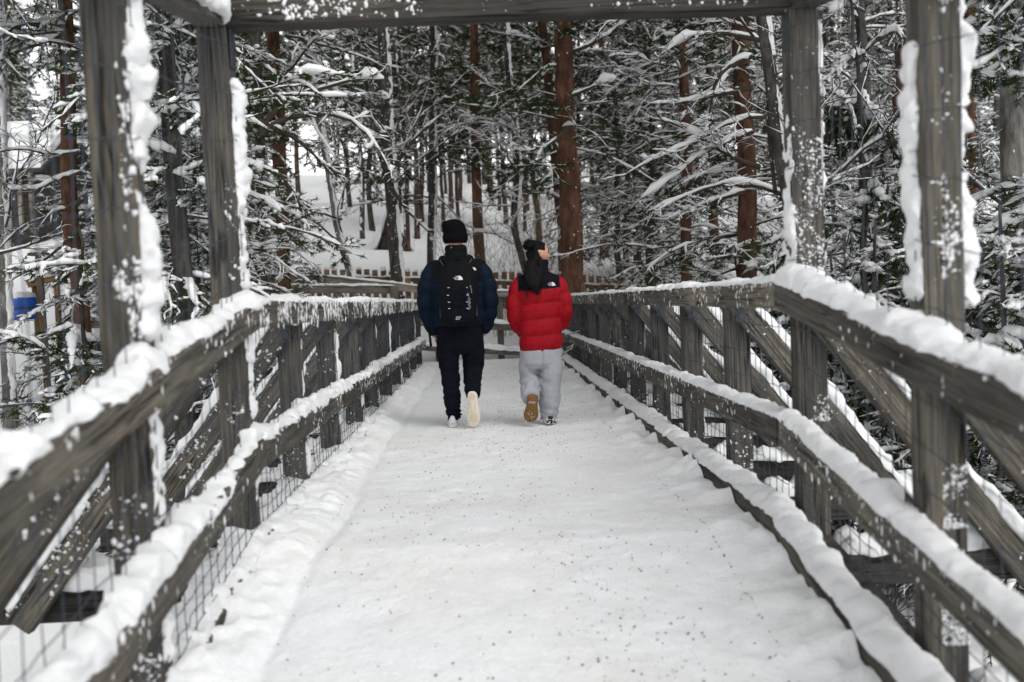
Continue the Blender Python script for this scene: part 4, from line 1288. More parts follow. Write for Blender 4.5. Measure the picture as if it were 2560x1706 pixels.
n = 0
while n < 38:       # middle distance, both sides
    px = rng.uniform(-150, 560) if rng.random() < 0.45 else rng.uniform(1480, 2750)
    D = rng.uniform(20, 34)
    if px < 260 and D < 42: 
        if True:
            n += 1; continue
    far_tree(px, D, int(rng.choice([0, 1, 3, 4, 3, 4])), rng.uniform(0.8, 1.0), 'snowy pine in the middle distance beside the bridge', 'pines in the middle distance'); n += 1
for px, D, k in ((1016, 33, 0), (1042, 38, 0), (1060, 41, 1), (1130, 45, 0), (1160, 50, 1), (1235, 48, 0), (1262, 40, 1), (1320, 44, 0), (1345, 36, 1), (935, 40, 2), (880, 46, 2), (985, 52, 2), (1180, 62, 0), (1290, 58, 1)):
    far_tree(px, D, k, rng.uniform(0.85, 1.05), 'slim pine trunk on the snowy slope beyond the walkers' if k < 2 else 'dark spruce on the snowy slope beyond the walkers', 'trees on the slope beyond the walkers')
AXS = [trunk_mesh(56, 17.0, 0.085, 'grey_bark', 0.03, snow=((0.9, -0.3, 0), 0.08, 0.03, 0.2, 9)), trunk_mesh(57, 17.0, 0.07, 'far_bark', 0.03)]
for i, (px, D) in enumerate(((905, 38), (1000, 44), (1022, 50), (1105, 39), (1120, 55), (1150, 42), (1228, 56), (1248, 44), (1300, 50), (1312, 38), (1360, 55), (1075, 58), (950, 56))):
    p = spot(px, D)
    put_tree('pine_tree', p, 'thin pale trunk among others on the snowy slope', 'tree', 'thin trunks on the slope beyond the walkers', AXS[i % 2][0], CR['tall' if i % 3 == 0 else 'birch'], rng.uniform(0, 6.28), rng.uniform(0.95, 1.15))
for i in range(150):
    D = 36 + 62 * rng.random() ** 0.9
    px = rng.uniform(-250, 2800)
    if 820 < px < 1400 and D < 60: continue
    if px < 330 and D < 62: continue
    k = int(rng.choice([0, 1, 2, 0, 1, 0, 3])) if not 820 < px < 1400 else int(rng.choice([0, 0, 1]))
    far_tree(px, D, k, rng.uniform(0.85, 1.25), 'pine in the dense wood on the far slope' if k != 2 else 'spruce in the dense wood on the far slope', 'trees of the wood on the slope')

YT = trunk_mesh(371, 2.7, 0.03, 'grey_bark', 0.02, k=10, sides=8)[0]
YLAB = ['young spruce just right of the second right-hand post, under its brace', 'young spruce midway between the two right-hand posts, below the rail', 'young spruce right behind the nearest right-hand post',
        'young spruce under the outermost right-hand brace', 'taller young spruce further back between the two right-hand posts', 'young spruce behind the first short post beyond the gateway on the right',
        'young spruce behind the second short post beyond the gateway on the right', 'tall young spruce just right of the nearest right-hand post', 'young spruce cut by the right edge below the rail', 'tallest young spruce just left of the nearest right-hand post']
for i, (px, D, sc) in enumerate(((2075, 9.2, 0.95), (2190, 8.6, 1.05), (2330, 7.6, 0.95), (2500, 7.2, 1.1), (2150, 11.5, 1.25), (1930, 11.5, 1.0), (1790, 13.0, 0.9), (2420, 10.0, 1.4), (2580, 9.0, 1.3), (2290, 12.5, 1.5))):
    put_tree('spruce_tree', spot(px, D), YLAB[i], 'tree', 'young spruces below the right railing', YT, YS, i * 1.3, sc)
# ------------------------------------------------------------------ the two walkers
def fabric(name, col, rough=0.8, var=0.18, scale=30, bmp=0.3, dist=0.004, spec=0.2, sheen=0.0):
    m, t, p = new_mat(name, rough, spec)
    v = mapping(t)
    f = noise_tex(t, v, scale, 4)
    t.links.new(ramp(t, f, [(0.3, tuple(c * (1 - var) for c in col)), (0.7, tuple(c * (1 + var) for c in col))]), p.inputs['Base Color'])
    if sheen: p.inputs['Sheen Weight'].default_value = sheen
    bump(t, p, noise_tex(t, v, scale * 6, 3), bmp, dist)
    return m
M['navy'] = fabric('navy_nylon', (0.0016, 0.0068, 0.017), 0.75, 0.3, 12, 0.25, 0.004, 0.12)
M['black_nylon'] = fabric('black_nylon', (0.003, 0.0034, 0.0042), 0.75, 0.4, 40, 0.4, 0.004, 0.1)
M['black_knit'] = fabric('black_knit', (0.005, 0.005, 0.006), 0.95, 0.3, 60, 0.8, 0.006, 0.05)
M['black_jersey'] = fabric('black_jersey', (0.006, 0.007, 0.011), 0.95, 0.3, 30, 0.4, 0.004, 0.05)
M['red'] = fabric('red_nylon', (0.25, 0.003, 0.009), 0.65, 0.22, 26, 0.35, 0.005, 0.12)
M['yoke'] = fabric('black_yoke_nylon', (0.0035, 0.004, 0.007), 0.75, 0.3, 20, 0.25, 0.004, 0.1)
M['grey_jersey'] = fabric('grey_melange_jersey', (0.34, 0.35, 0.375), 0.95, 0.10, 90, 0.5, 0.004, 0.05)
M['skin'] = fabric('skin', (0.50, 0.27, 0.19), 0.55, 0.08, 9, 0.1, 0.002, 0.3)
M['hair'] = fabric('black_hair', (0.0022, 0.002, 0.002), 0.65, 0.4, 40, 0.3, 0.003, 0.12)
M['white_leather'] = fabric('white_leather', (0.62, 0.62, 0.62), 0.6, 0.08, 12, 0.1, 0.003, 0.3)
M['gum_sole'] = fabric('beige_rubber', (0.66, 0.595, 0.50), 0.8, 0.06, 12, 0.1, 0.002, 0.2)
M['gum_line'] = fabric('beige_rubber_tread', (0.52, 0.36, 0.20), 0.8, 0.06, 12, 0.1, 0.002, 0.2)
M['brown_sole'] = fabric('brown_rubber', (0.17, 0.085, 0.022), 0.7, 0.2, 22, 0.4, 0.004, 0.3)
M['suede'] = fabric('dark_suede', (0.03, 0.026, 0.026), 0.95, 0.2, 30, 0.3, 0.003, 0.1)
M['white_print'] = simple('white_print', (0.75, 0.75, 0.75), 0.6, 0.05, 20, 0)
M['grey_webbing'] = fabric('grey_webbing', (0.045, 0.05, 0.055), 0.8, 0.2, 60, 0.3, 0.003, 0.2)
M['steel'] = simple('bright_steel', (0.35, 0.35, 0.37), 0.35, 0.15, 40, 0, 0.002, 0.5, 0.8)
M['lip'] = simple('lip_skin', (0.42, 0.19, 0.15), 0.5, 0.1, 20, 0)
M['eye'] = simple('eye_dark', (0.01, 0.01, 0.01), 0.3, 0.1, 20, 0)

def ell(c, rx, ry, n=36, ex=2.0, tilt=None):
    a = np.arange(n) / n * 2 * PI
    x = np.sign(np.cos(a)) * np.abs(np.cos(a)) ** (2 / ex) * rx
    y = np.sign(np.sin(a)) * np.abs(np.sin(a)) ** (2 / ex) * ry
    z = np.zeros(n)
    if tilt is not None: z = z + x * tilt[0] + y * tilt[1]
    return np.stack([c[0] + x, c[1] + y, c[2] + z], -1)

def stack(geo, keys, n_z, mat=0, seams=(), amp=0.0, tilt=(0, 0), n=40, ex=2.0, sw=0.012, shape=0.5):
    """loft of elliptic sections. keys: (z, cx, cy, rx, ry); seams: heights at which quilting pulls the cloth in"""
    k = np.array(keys, float)
    zs = np.linspace(k[0, 0], k[-1, 0], n_z) if k[0, 0] < k[-1, 0] else np.linspace(k[-1, 0], k[0, 0], n_z)
    o = np.argsort(k[:, 0]); k = k[o]
    sm = np.array(sorted(seams))
    rings = []
    for z in zs:
        c = [np.interp(z, k[:, 0], k[:, j]) for j in range(1, 5)]
        s = 0.0
        if len(sm):
            i = np.searchsorted(sm, z)
            lo = sm[i - 1] if i > 0 else sm[0] - 0.13
            hi = sm[i] if i < len(sm) else sm[-1] + 0.13
            u = (z - lo) / max(hi - lo, 1e-4)
            s = amp * (np.clip(math.sin(PI * np.clip(u, 0, 1)), 0, 1) ** shape - 0.6)
        rings.append(ell((c[0], c[1], z), c[2] + s, c[3] + s, n, ex, tilt))
    loft(geo, rings, mat)

def limb(geo, pts, radii, n_s=24, mat=0, amp=0.0, seams=0, n=22, flat=1.0, phase=0.0, smooth=3):
    """tapering tube along joints, rounded at the bends"""
    pts = np.array(pts, float); radii = np.array(radii, float)
    s = np.concatenate(([0], np.cumsum(np.linalg.norm(np.diff(pts, axis=0), axis=1))))
    t = np.linspace(0, s[-1], n_s)
    P = np.stack([np.interp(t, s, pts[:, k]) for k in range(3)], -1)
    r = np.interp(t, s, radii)
    for _ in range(smooth):
        P[1:-1] = 0.25 * P[:-2] + 0.5 * P[1:-1] + 0.25 * P[2:]
        r[1:-1] = 0.25 * r[:-2] + 0.5 * r[1:-1] + 0.25 * r[2:]
    if seams:
        u = (t / s[-1] * seams + phase) % 1.0
        r = r + amp * (np.sin(PI * u) ** 0.5 - 0.6)
    T = nrm(np.gradient(P, axis=0))
    ref = np.array([0, 1.0, 0]) if abs(T[:, 1]).mean() < 0.7 else np.array([0, 0, 1.0])
    S = nrm(np.cross(T, ref)); U = np.cross(S, T)
    a = np.arange(n) / n * 2 * PI
    rings = P[:, None] + r[:, None, None] * (np.cos(a)[None, :, None] * S[:, None] + flat * np.sin(a)[None, :, None] * U[:, None])
    loft(geo, rings, mat)

def fuse(geo, voxel, smooth_it=4, fn=None):
    """union of overlapping closed shells into one continuous surface; fn displaces the vertices"""
    me = geo.mesh('tmp', [M['snow']])
    o = bpy.data.objects.new('tmp', me); COL.objects.link(o)
    r = o.modifiers.new('r', 'REMESH'); r.mode = 'VOXEL'; r.voxel_size = voxel
    if smooth_it:
        s = o.modifiers.new('s', 'SMOOTH'); s.factor = 0.5; s.iterations = smooth_it
    dg = bpy.context.evaluated_depsgraph_get()
    e = o.evaluated_get(dg)
    m2 = bpy.data.meshes.new_from_object(e)
    bpy.data.objects.remove(o, do_unlink=True)
    bpy.data.meshes.remove(me)
    n = len(m2.vertices)
    V = np.zeros(n * 3, np.float32); m2.vertices.foreach_get('co', V); V = V.reshape(-1, 3).astype(float)
    N = np.zeros(n * 3, np.float32); m2.vertices.foreach_get('normal', N); N = N.reshape(-1, 3).astype(float)
    if fn is not None:
        V = V + N * fn(V, N)[:, None]
        m2.vertices.foreach_set('co', V.astype(np.float32).ravel())
    m2.polygons.foreach_set('use_smooth', np.ones(len(m2.polygons), bool))
    m2.update()
    return m2

def face_centres(me):
    c = np.zeros(len(me.polygons) * 3, np.float32); me.polygons.foreach_get('center', c)
    return c.reshape(-1, 3)

def child(name, me, mats, parent, label=None):
    me.name = name
    idx = np.zeros(len(me.polygons), np.int32); me.polygons.foreach_get('material_index', idx)
    me.materials.clear()
    for m in mats: me.materials.append(m)
    me.polygons.foreach_set('material_index', idx)
    o = bpy.data.objects.new(name, me); link(o, parent)
    if label: o['label'] = label
    return o

def fold(V, seed, sc, amp, z0, z1, stretch=(1, 1, 1)):
    n = fbm(V * np.array(stretch) * sc, seed, 2)
    w = np.clip((V[:, 2] - z0) / 0.05, 0, 1) * np.clip((z1 - V[:, 2]) / 0.05, 0, 1)
    return amp * (1 - np.abs(n) * 1.6) * w

def fingers(geo, wrist, fwd, side, up, s=1.0, curl=0.5, thumb=1):
    """palm, four bent fingers of unequal length and a thumb, as closed tubes rooted in the palm"""
    w, f, sd_, u = (np.array(a, float) for a in (wrist, fwd, side, up))
    limb(geo, [w - f * 0.03 * s, w + f * 0.03 * s, w + f * 0.085 * s], [0.025 * s, 0.034 * s, 0.032 * s], 8, flat=0.55, n=14, smooth=1)
    for i, L in enumerate((0.072, 0.082, 0.076, 0.060)):
        b = w + f * 0.078 * s + sd_ * (0.028 - 0.019 * i) * s
        a1 = f * math.cos(curl * 0.5) - u * math.sin(curl * 0.5)
        a2 = f * math.cos(curl * 1.2) - u * math.sin(curl * 1.2)
        a3 = f * math.cos(curl * 1.9) - u * math.sin(curl * 1.9)
        q1 = b + a1 * L * 0.45 * s; q2 = q1 + a2 * L * 0.32 * s; q3 = q2 + a3 * L * 0.25 * s
        limb(geo, [b, q1, q2, q3], [0.0098 * s, 0.0092 * s, 0.0085 * s, 0.0065 * s], 10, n=10, smooth=1)
    b = w + f * 0.025 * s + sd_ * 0.026 * s * thumb
    q1 = b + (f * 0.6 + sd_ * 0.75 * thumb) * 0.038 * s; q2 = q1 + (f * 0.9 + sd_ * 0.2 * thumb) * 0.032 * s
    limb(geo, [b, q1, q2], [0.012 * s, 0.0105 * s, 0.008 * s], 9, n=10, smooth=1)

def head_shape(geo, c, s, yaw, face=True):
    """skull, jaw, nose, brow, lips and ears; looks along +Y before yaw"""
    V, F = ICO3
    bm = bmesh.new()
    bmesh.ops.create_icosphere(bm, subdivisions=5, radius=1.0)
    V = np.array([v.co[:] for v in bm.verts]); F = np.array([[v.index for v in f.verts] for f in bm.faces]); bm.free()
    x, y, z = V[:, 0], V[:, 1], V[:, 2]
    P = np.stack([x * 0.076, y * 0.098, z * 0.115], -1)
    lowf = np.clip(-z, 0, 1)
    P[:, 0] *= 1 - 0.34 * lowf ** 1.3
    P[:, 1] = np.where(y > 0, P[:, 1] * (1 - 0.10 * lowf), P[:, 1] * (1 - 0.42 * lowf))
    front = np.clip(y, 0, 1)
    def bumpat(px, pz, rx, rz, h):
        return h * np.exp(-((P[:, 0] - px) / rx) ** 2 - ((P[:, 2] - pz) / rz) ** 2) * (y > 0.2)
    if face:
        P[:, 1] += bumpat(0, -0.018, 0.012, 0.016, 0.024) + bumpat(0, 0.004, 0.009, 0.022, 0.011)
        P[:, 1] += bumpat(0, -0.052, 0.020, 0.007, 0.009) + bumpat(0, -0.064, 0.018, 0.006, 0.007)
        P[:, 1] += bumpat(0, -0.094, 0.022, 0.014, 0.012)
        P[:, 1] -= bumpat(0.030, 0.012, 0.015, 0.011, 0.011) + bumpat(-0.030, 0.012, 0.015, 0.011, 0.011)
        P[:, 1] += bumpat(0.030, 0.030, 0.020, 0.007, 0.004) + bumpat(-0.030, 0.030, 0.020, 0.007, 0.004)
        P[:, 0] += np.sign(x) * 0.004 * np.exp(-((P[:, 2] + 0.025) / 0.02) ** 2 - ((P[:, 1] - 0.055) / 0.03) ** 2)
    Rz = np.array([[math.cos(yaw), math.sin(yaw), 0], [-math.sin(yaw), math.cos(yaw), 0], [0, 0, 1]])  # positive yaw turns the face to +X
    geo.add((P * s) @ Rz.T + np.array(c), F)
    for sx in (1, -1):        # ears: a rim around a shallow bowl
        a = np.linspace(0, 2 * PI, 15)[:-1]
        rim = np.stack([np.full(14, sx * 0.078), -0.004 - 0.016 * np.cos(a) * (1 + 0.15 * np.sin(a)), -0.006 + 0.031 * np.sin(a)], -1)
        rim[:, 0] += sx * 0.010 * np.clip(np.cos(a), 0, 1)
        rim = np.concatenate([rim, rim[:1]])
        limb(geo, (rim * s) @ Rz.T + np.array(c), np.full(15, 0.0058 * s), 26, n=8, smooth=1)
        bowl = np.stack([np.full(5, sx * 0.074), np.linspace(-0.014, 0.010, 5), np.linspace(-0.012, 0.002, 5)], -1)
        limb(geo, (bowl * s) @ Rz.T + np.array(c), np.array([0.010, 0.016, 0.018, 0.016, 0.010]) * s, 8, n=10, smooth=1)
    return Rz

def shoe(parent, M4, L=0.30, Wd=0.10, upper='white_leather', sole='gum_sole', mid='white_leather', line=None, low=False, label=None, treads=True, hgt=0.085):
    """a shoe with heel at y=0 and toe at y=L, sole at z=0; placed with M4 (relative to the person)"""
    n = 22
    u = np.linspace(0, 1, n)
    wid = Wd / 2 * np.interp(u, [0, 0.04, 0.12, 0.35, 0.62, 0.78, 0.9, 0.97, 1.0], [0.30, 0.58, 0.74, 0.70, 0.92, 1.0, 0.84, 0.52, 0.22])
    cxs = 0.006 * np.sin(u * PI)
    a = np.arange(28) / 28 * 2 * PI
    def slab(z0, z1, grow):
        rings = []
        half = np.stack([cxs + wid * grow, u * L], -1)
        out = np.concatenate([half, np.stack([cxs - wid * grow, u * L], -1)[::-1]])
        rows = []
        for z, k in ((z0, 0.96), (z0 + 0.004, 1.0), (z1 - 0.003, 1.0), (z1, 0.97)):
            c = out.mean(0)
            rows.append(np.concatenate([(out - c) * k + c, np.full((len(out), 1), z)], 1))
        return rows
    root_name = 'shoe'
    g = Geo()
    hz = np.interp(u, [0, 0.06, 0.2, 0.38, 0.55, 0.75, 0.92, 1.0], [0.6, 1.0, 1.02, 0.98, 0.72, 0.55, 0.42, 0.16]) * hgt
    rings = []
    aa = np.linspace(0, PI, 15)
    for i in range(n):
        x = cxs[i] + np.cos(aa) * wid[i] * 0.97 * (1 - 0.12 * np.sin(aa))
        z = 0.022 + np.sin(aa) ** 0.7 * hz[i]
        x = np.concatenate([x, np.linspace(-wid[i] * 0.9, wid[i] * 0.9, 5)[1:-1] + cxs[i]])
        z = np.concatenate([z, np.full(3, 0.02)])
        rings.append(np.stack([x, np.full(18, u[i] * L), z], -1))
    loft(g, rings)
    o = g.build(root_name, M[upper], parent)
    o.matrix_basis = M4
    if label: o['label'] = label
    g2 = Geo(); loft(g2, slab(0.006, 0.030, 1.03))
    g2.build('midsole', M[mid], o)
    g3 = Geo(); loft(g3, slab(-0.006, 0.009, 0.99))
    so = g3.build('outsole', M[sole], o)
    if treads and line:
        g4 = Geo()
        def loop(cx, cy, rx, ry):
            t = np.linspace(0, 2 * PI, 33)
            P = np.stack([cx + np.cos(t) * rx, cy + np.sin(t) * ry, np.full(33, -0.0065)], -1)
            tubes(g4, P[None], 0.0011, 5)
        for r in (0.006, 0.014, 0.021, 0.028, 0.035): loop(0.008, L * 0.74, r, r * 1.15)
        for r in (0.006, 0.013, 0.020, 0.026): loop(0.0, L * 0.15, r, r * 1.1)
        for off in (-0.022, -0.012, 0.012, 0.022):
            t = np.linspace(0.28, 0.6, 9)
            P = np.stack([off * (1 + 0.25 * np.cos((t - 0.28) * 9)), t * L, np.full(9, -0.0065)], -1)
            tubes(g4, P[None], 0.0011, 5)
        g4.build('tread', M[line], so)
    return o

def text_mesh(body, size, extrude=0.0006, align='CENTER'):
    cu = bpy.data.curves.new('lettering', 'FONT')
    cu.body = body; cu.size = size; cu.extrude = extrude; cu.align_x = align; cu.resolution_u = 3
    cu.space_line = 0.8
    o = bpy.data.objects.new('lettering', cu); COL.objects.link(o)
    dg = bpy.context.evaluated_depsgraph_get()
    me = bpy.data.meshes.new_from_object(o.evaluated_get(dg))
    V = np.array([v.co[:] for v in me.vertices]); 
    polys = [list(p.vertices) for p in me.polygons]
    bpy.data.objects.remove(o, do_unlink=True); bpy.data.curves.remove(cu); bpy.data.meshes.remove(me)
    return V, polys

def logo(parent, pos, s, yaw=0.0, pitch=0.0):
    """three lines of small capitals beside a quarter dome of three arcs, seen from behind (faces -Y)"""
    g = Geo()
    def put(V, polys):
        n0 = g.n
        V = np.asarray(V)
        W = np.stack([V[:, 0] * s, -V[:, 2] * s, V[:, 1] * s], -1)
        for p in polys:
            pass
        tri = {}
        for p in polys: tri.setdefault(len(p), []).append(p)
        g.add(W, [np.array(v) for v in tri.values()])
    for k, word in enumerate(('THE', 'NORTH', 'FACE')):
        V, P = text_mesh(word, 0.30, 0.01, 'RIGHT')
        V = V * np.array([0.85, 1.0, 1]) + np.array([-0.05, 0.52 - 0.27 * k, 0])
        put(V, P)
    for r0_, r1_ in ((0.80, 0.60), (0.54, 0.34), (0.28, 0.0)):
        t = np.linspace(0, PI / 2, 13)
        o1 = np.stack([np.cos(t) * r1_, np.sin(t) * r1_], -1); o2 = np.stack([np.cos(t) * r0_, np.sin(t) * r0_], -1)
        V = np.concatenate([o1, o2]); V = np.concatenate([V, np.zeros((26, 1))], 1)
        V[:, 1] -= 0.05
        put(V, [[i, i + 13, i + 14, i + 1] for i in range(12)])
    o = g.build('logo', M['white_print'], parent, smooth=False)
    o.matrix_basis = Matrix.Translation(pos) @ Matrix.Rotation(yaw, 4, 'Z') @ Matrix.Rotation(pitch, 4, 'X')
    return o

# ============================ the man
def make_man():
    root_loc = Vector((-0.238, 8.53, float(zr(8.53)) + 0.004))
    S = 0.948
    # body under the clothes: one continuous skin
    g = Geo()
    head_shape(g, (-0.0, 0.015, 1.70), 1.02, 0.15)
    limb(g, [(0, 0.0, 1.42), (0, 0.0, 1.55), (0, 0.012, 1.66)], [0.075, 0.062, 0.062], 10, n=20)
    stack(g, [(0.86, 0, 0, 0.15, 0.10), (1.0, 0, 0, 0.15, 0.10), (1.2, 0, 0, 0.16, 0.11), (1.38, 0, 0, 0.17, 0.11), (1.47, 0, 0, 0.12, 0.08)], 18)
    for s in (1, -1):
        limb(g, [(s * 0.14, 0, 1.41), (s * 0.22, -0.0, 1.38), (s * 0.275, -0.02, 1.13), (s * 0.235, 0.06, 0.91)], [0.05, 0.055, 0.042, 0.030], 20)
        fingers(g, (s * 0.235, 0.065, 0.90), (-s * 0.18, 0.25, -0.95), (0, 1, 0.2), (s, 0.1, 0), 1.0, 0.35, 1)
    limb(g, [(-0.085, 0, 0.90), (-0.087, 0.01, 0.5), (-0.082, 0, 0.09)], [0.09, 0.06, 0.042], 20)
    limb(g, [(0.10, 0, 0.90), (0.112, 0.11, 0.50), (0.102, -0.19, 0.29)], [0.09, 0.06, 0.042], 20)
    me = fuse(g, 0.0095, 1)
    me.name = 'person'
    me.materials.clear(); me.materials.append(M['skin'])
    root = bpy.data.objects.new('person', me); COL.objects.link(root)
    root.location = root_loc
    root.scale = (S, S, S)
    tag(root, 'person in black beanie and navy puffer jacket walking away with a black backpack', 'person')
    # jacket
    g = Geo()
    seams = (0.935, 1.05, 1.175, 1.30, 1.42)
    stack(g, [(0.91, 0, 0, 0.215, 0.15), (0.94, 0, 0, 0.235, 0.165), (1.05, 0, 0, 0.235, 0.172), (1.2, 0, 0, 0.24, 0.175), (1.35, 0, 0, 0.245, 0.172), (1.43, 0, 0, 0.235, 0.155), (1.485, 0, 0, 0.185, 0.13), (1.53, 0, 0, 0.125, 0.11), (1.56, 0, 0.005, 0.112, 0.105)], 90, 0, seams, 0.015, n=64, ex=2.25)
    stack(g, [(1.53, 0, 0.0, 0.108, 0.104), (1.57, 0, 0.005, 0.100, 0.100), (1.62, 0, 0.01, 0.094, 0.096), (1.638, 0, 0.012, 0.088, 0.09)], 24, 0, (1.535, 1.58, 1.632), 0.008, n=40)
    for s in (1, -1):
        limb(g, [(s * 0.10, 0.0, 1.44), (s * 0.205, 0, 1.425), (s * 0.262, -0.015, 1.28), (s * 0.278, -0.025, 1.13), (s * 0.268, 0.01, 1.01), (s * 0.225, 0.065, 0.865)],
             [0.07, 0.088, 0.090, 0.086, 0.080, 0.060], 70, 0, 0.013, 6, n=30)
    def disp(V, N):
        return 0.0022 * vnoise(V * 26, 3) + 0.0035 * vnoise(V * 11, 5)
    me = fuse(g, 0.0085, 2, disp)
    c = face_centres(me)
    ax = np.abs(c[:, 0])
    yoke = (c[:, 2] > 1.345 - 0.10 * np.clip(ax - 0.12, 0, 1)) & (ax < 0.225) | (c[:, 2] > 1.455)
    me.polygons.foreach_set('material_index', yoke.astype(np.int32))
    j = child('jacket', me, [M['navy'], M['black_nylon']], root)
    g = Geo()
    for s in (1, -1):
        limb(g, [(s * 0.232, 0.055, 0.885), (s * 0.222, 0.07, 0.852)], [0.056, 0.05], 6, n=20, smooth=0)
    g.build('cuff', M['black_nylon'], j)
    logo(j, (0.150, -0.150, 1.405), 0.036, 0.25, -0.25)
    # trousers
    g = Geo()
    stack(g, [(0.66, 0, 0, 0.15, 0.10), (0.72, 0, 0, 0.195, 0.13), (0.80, 0, 0, 0.207, 0.142), (0.9, 0, 0, 0.202, 0.142), (0.97, 0, 0, 0.19, 0.13)], 26, n=48, ex=2.3)
    limb(g, [(-0.095, 0, 0.84), (-0.108, 0.0, 0.66), (-0.096, 0.01, 0.50), (-0.09, 0.0, 0.30), (-0.083, -0.005, 0.13), (-0.080, -0.005, 0.075)], [0.112, 0.106, 0.078, 0.076, 0.066, 0.058], 50, n=30, flat=1.05)
    limb(g, [(0.10, 0, 0.84), (0.118, 0.055, 0.66), (0.112, 0.09, 0.52), (0.106, -0.05, 0.40), (0.104, -0.165, 0.325), (0.102, -0.20, 0.30)], [0.112, 0.110, 0.088, 0.076, 0.066, 0.058], 50, n=30, flat=1.05)
    def disp(V, N):
        f = fold(V, 9, 9.0, 0.009, 0.03, 0.60, (1, 1, 2.2))
        bunch = 0.012 * np.sin(V[:, 2] * 120 + 5 * vnoise(V * 14, 4)) * np.exp(-((V[:, 2] - 0.12) / 0.06) ** 2)
        return f + bunch + 0.004 * vnoise(V * 9, 12)
    me = fuse(g, 0.0095, 4, disp)
    child('trousers', me, [M['black_jersey']], root)
    # beanie
    g = Geo()
    stack(g, [(1.660, 0.0, 0.004, 0.096, 0.108), (1.685, 0, 0.006, 0.110, 0.122), (1.72, 0, 0.008, 0.114, 0.125), (1.745, 0, 0.008, 0.109, 0.120)], 18, 0, n=56)
    stack(g, [(1.72, 0, 0.008, 0.106, 0.118), (1.77, -0.003, 0.006, 0.108, 0.118), (1.815, -0.008, 0.0, 0.103, 0.108), (1.845, -0.010, -0.004, 0.085, 0.088), (1.862, -0.008, -0.004, 0.05, 0.055), (1.868, -0.006, -0.004, 0.015, 0.02)], 34, 0, n=56)
    def disp(V, N):
        a = np.arctan2(V[:, 1], V[:, 0])
        lump = 0.010 * np.exp(-((V[:, 0] + 0.10) / 0.03) ** 2 - ((V[:, 2] - 1.83) / 0.025) ** 2)
        return 0.0016 * np.sin(a * 60) + 0.006 * vnoise(V * 12, 8) + lump
    me = fuse(g, 0.005, 2, disp)
    child('beanie', me, [M['black_knit']], root)
    # shoes: the left one stands, the right one is lifted on its toe, sole to the back
    ms = Matrix.Translation((-0.088, -0.085, 0.008)) @ Matrix.Rotation(0.10, 4, 'Z')
    sh = shoe(root, ms, 0.30, 0.112, line='gum_line')
    mr = Matrix.Translation((0.098, -0.245, 0.335)) @ Matrix.Rotation(R(-86), 4, 'X') @ Matrix.Rotation(0.04, 4, 'Y')
    shoe(root, mr, 0.315, 0.118, line='gum_line')
    g = Geo()
    limb(g, [(-0.086, -0.03, 0.06), (-0.086, -0.02, 0.14)], [0.047, 0.045], 6, n=18, smooth=0)
    g.build('sock', M['black_jersey'], root)
    g = Geo()
    limb(g, [(0.101, -0.215, 0.315), (0.102, -0.18, 0.33)], [0.046, 0.044], 6, n=18, smooth=0)
    g.build('sock', M['black_jersey'], root)
    # loose strap hanging from the left pocket
    g = Geo()
    P = np.array([[(-0.262, -0.02, 0.92), (-0.268, -0.03, 0.87), (-0.262, -0.03, 0.80), (-0.258, -0.03, 0.735)]])
    tubes(g, P, np.array([[0.007, 0.009, 0.011, 0.012]]), 8, cap=True)
    blobs(g, np.array([(-0.27, -0.02, 0.905)]), np.array([(0.022, 0.015, 0.018)]), RNG, 0, ICO2, 0.1)
    g.build('hanging_strap', M['black_nylon'], j)
    # backpack: worn, but a thing of its own
    bp = empty('backpack', root_loc, 'black day pack with white loops and a reflective badge on the man\'s back', 'backpack')
    bp.scale = (S, S, S)
    g = Geo()
    keys = [(0.915, 0.012, -0.25, 0.10, 0.05), (0.93, 0.012, -0.255, 0.142, 0.085), (0.97, 0.012, -0.262, 0.166, 0.105), (1.10, 0.012, -0.265, 0.176, 0.112), (1.25, 0.012, -0.258, 0.174, 0.105), (1.36, 0.012, -0.248, 0.163, 0.092), (1.44, 0.012, -0.232, 0.135, 0.07), (1.48, 0.012, -0.222, 0.095, 0.05), (1.495, 0.012, -0.218, 0.05, 0.03)]
    stack(g, keys, 70, n=48, ex=2.7)
    me = fuse(g, 0.007, 2, lambda V, N: 0.004 * vnoise(V * 14, 31) + 0.002 * vnoise(V * 34, 32))
    body = child('pack_body', me, [M['black_nylon']], bp)
    g = Geo()
    stack(g, [(0.955, 0.012, -0.33, 0.09, 0.03), (0.98, 0.012, -0.335, 0.108, 0.042), (1.1, 0.012, -0.338, 0.112, 0.05), (1.24, 0.012, -0.325, 0.110, 0.046), (1.30, 0.012, -0.312, 0.095, 0.036), (1.315, 0.012, -0.305, 0.06, 0.02)], 40, n=40, ex=3.0)
    me = fuse(g, 0.006, 2, lambda V, N: 0.003 * vnoise(V * 18, 35))
    child('front_pocket', me, [M['black_jersey']], bp)
    g = Geo()
    a = np.linspace(0.12 * PI, 0.88 * PI, 16)
    P = np.stack([0.012 + np.cos(a) * 0.105, np.full(16, -0.305), 1.285 + np.sin(a) * 0.13], -1)
    tubes(g, P[None], 0.0035, 6)
    a = np.linspace(0.18 * PI, 0.82 * PI, 12)
    P = np.stack([0.012 + np.cos(a) * 0.085, np.full(12, -0.322), 1.30 + np.sin(a) * 0.075], -1)
    tubes(g, P[None], 0.0045, 6)
    g.build('zipper', M['grey_webbing'], bp)
    # padded top hood / haul loop
    g = Geo()
    a = np.linspace(0, PI, 12)
    limb(g, np.stack([0.012 + np.cos(a) * 0.085, np.full(12, -0.205), 1.455 + np.sin(a) * 0.05], -1), np.full(12, 0.017), 24, n=12)
    limb(g, np.stack([0.012 + np.cos(a) * 0.032, np.full(12, -0.19), 1.485 + np.sin(a) * 0.045], -1), np.full(12, 0.009), 24, n=10)
    g.build('haul_loop', M['black_nylon'], bp)
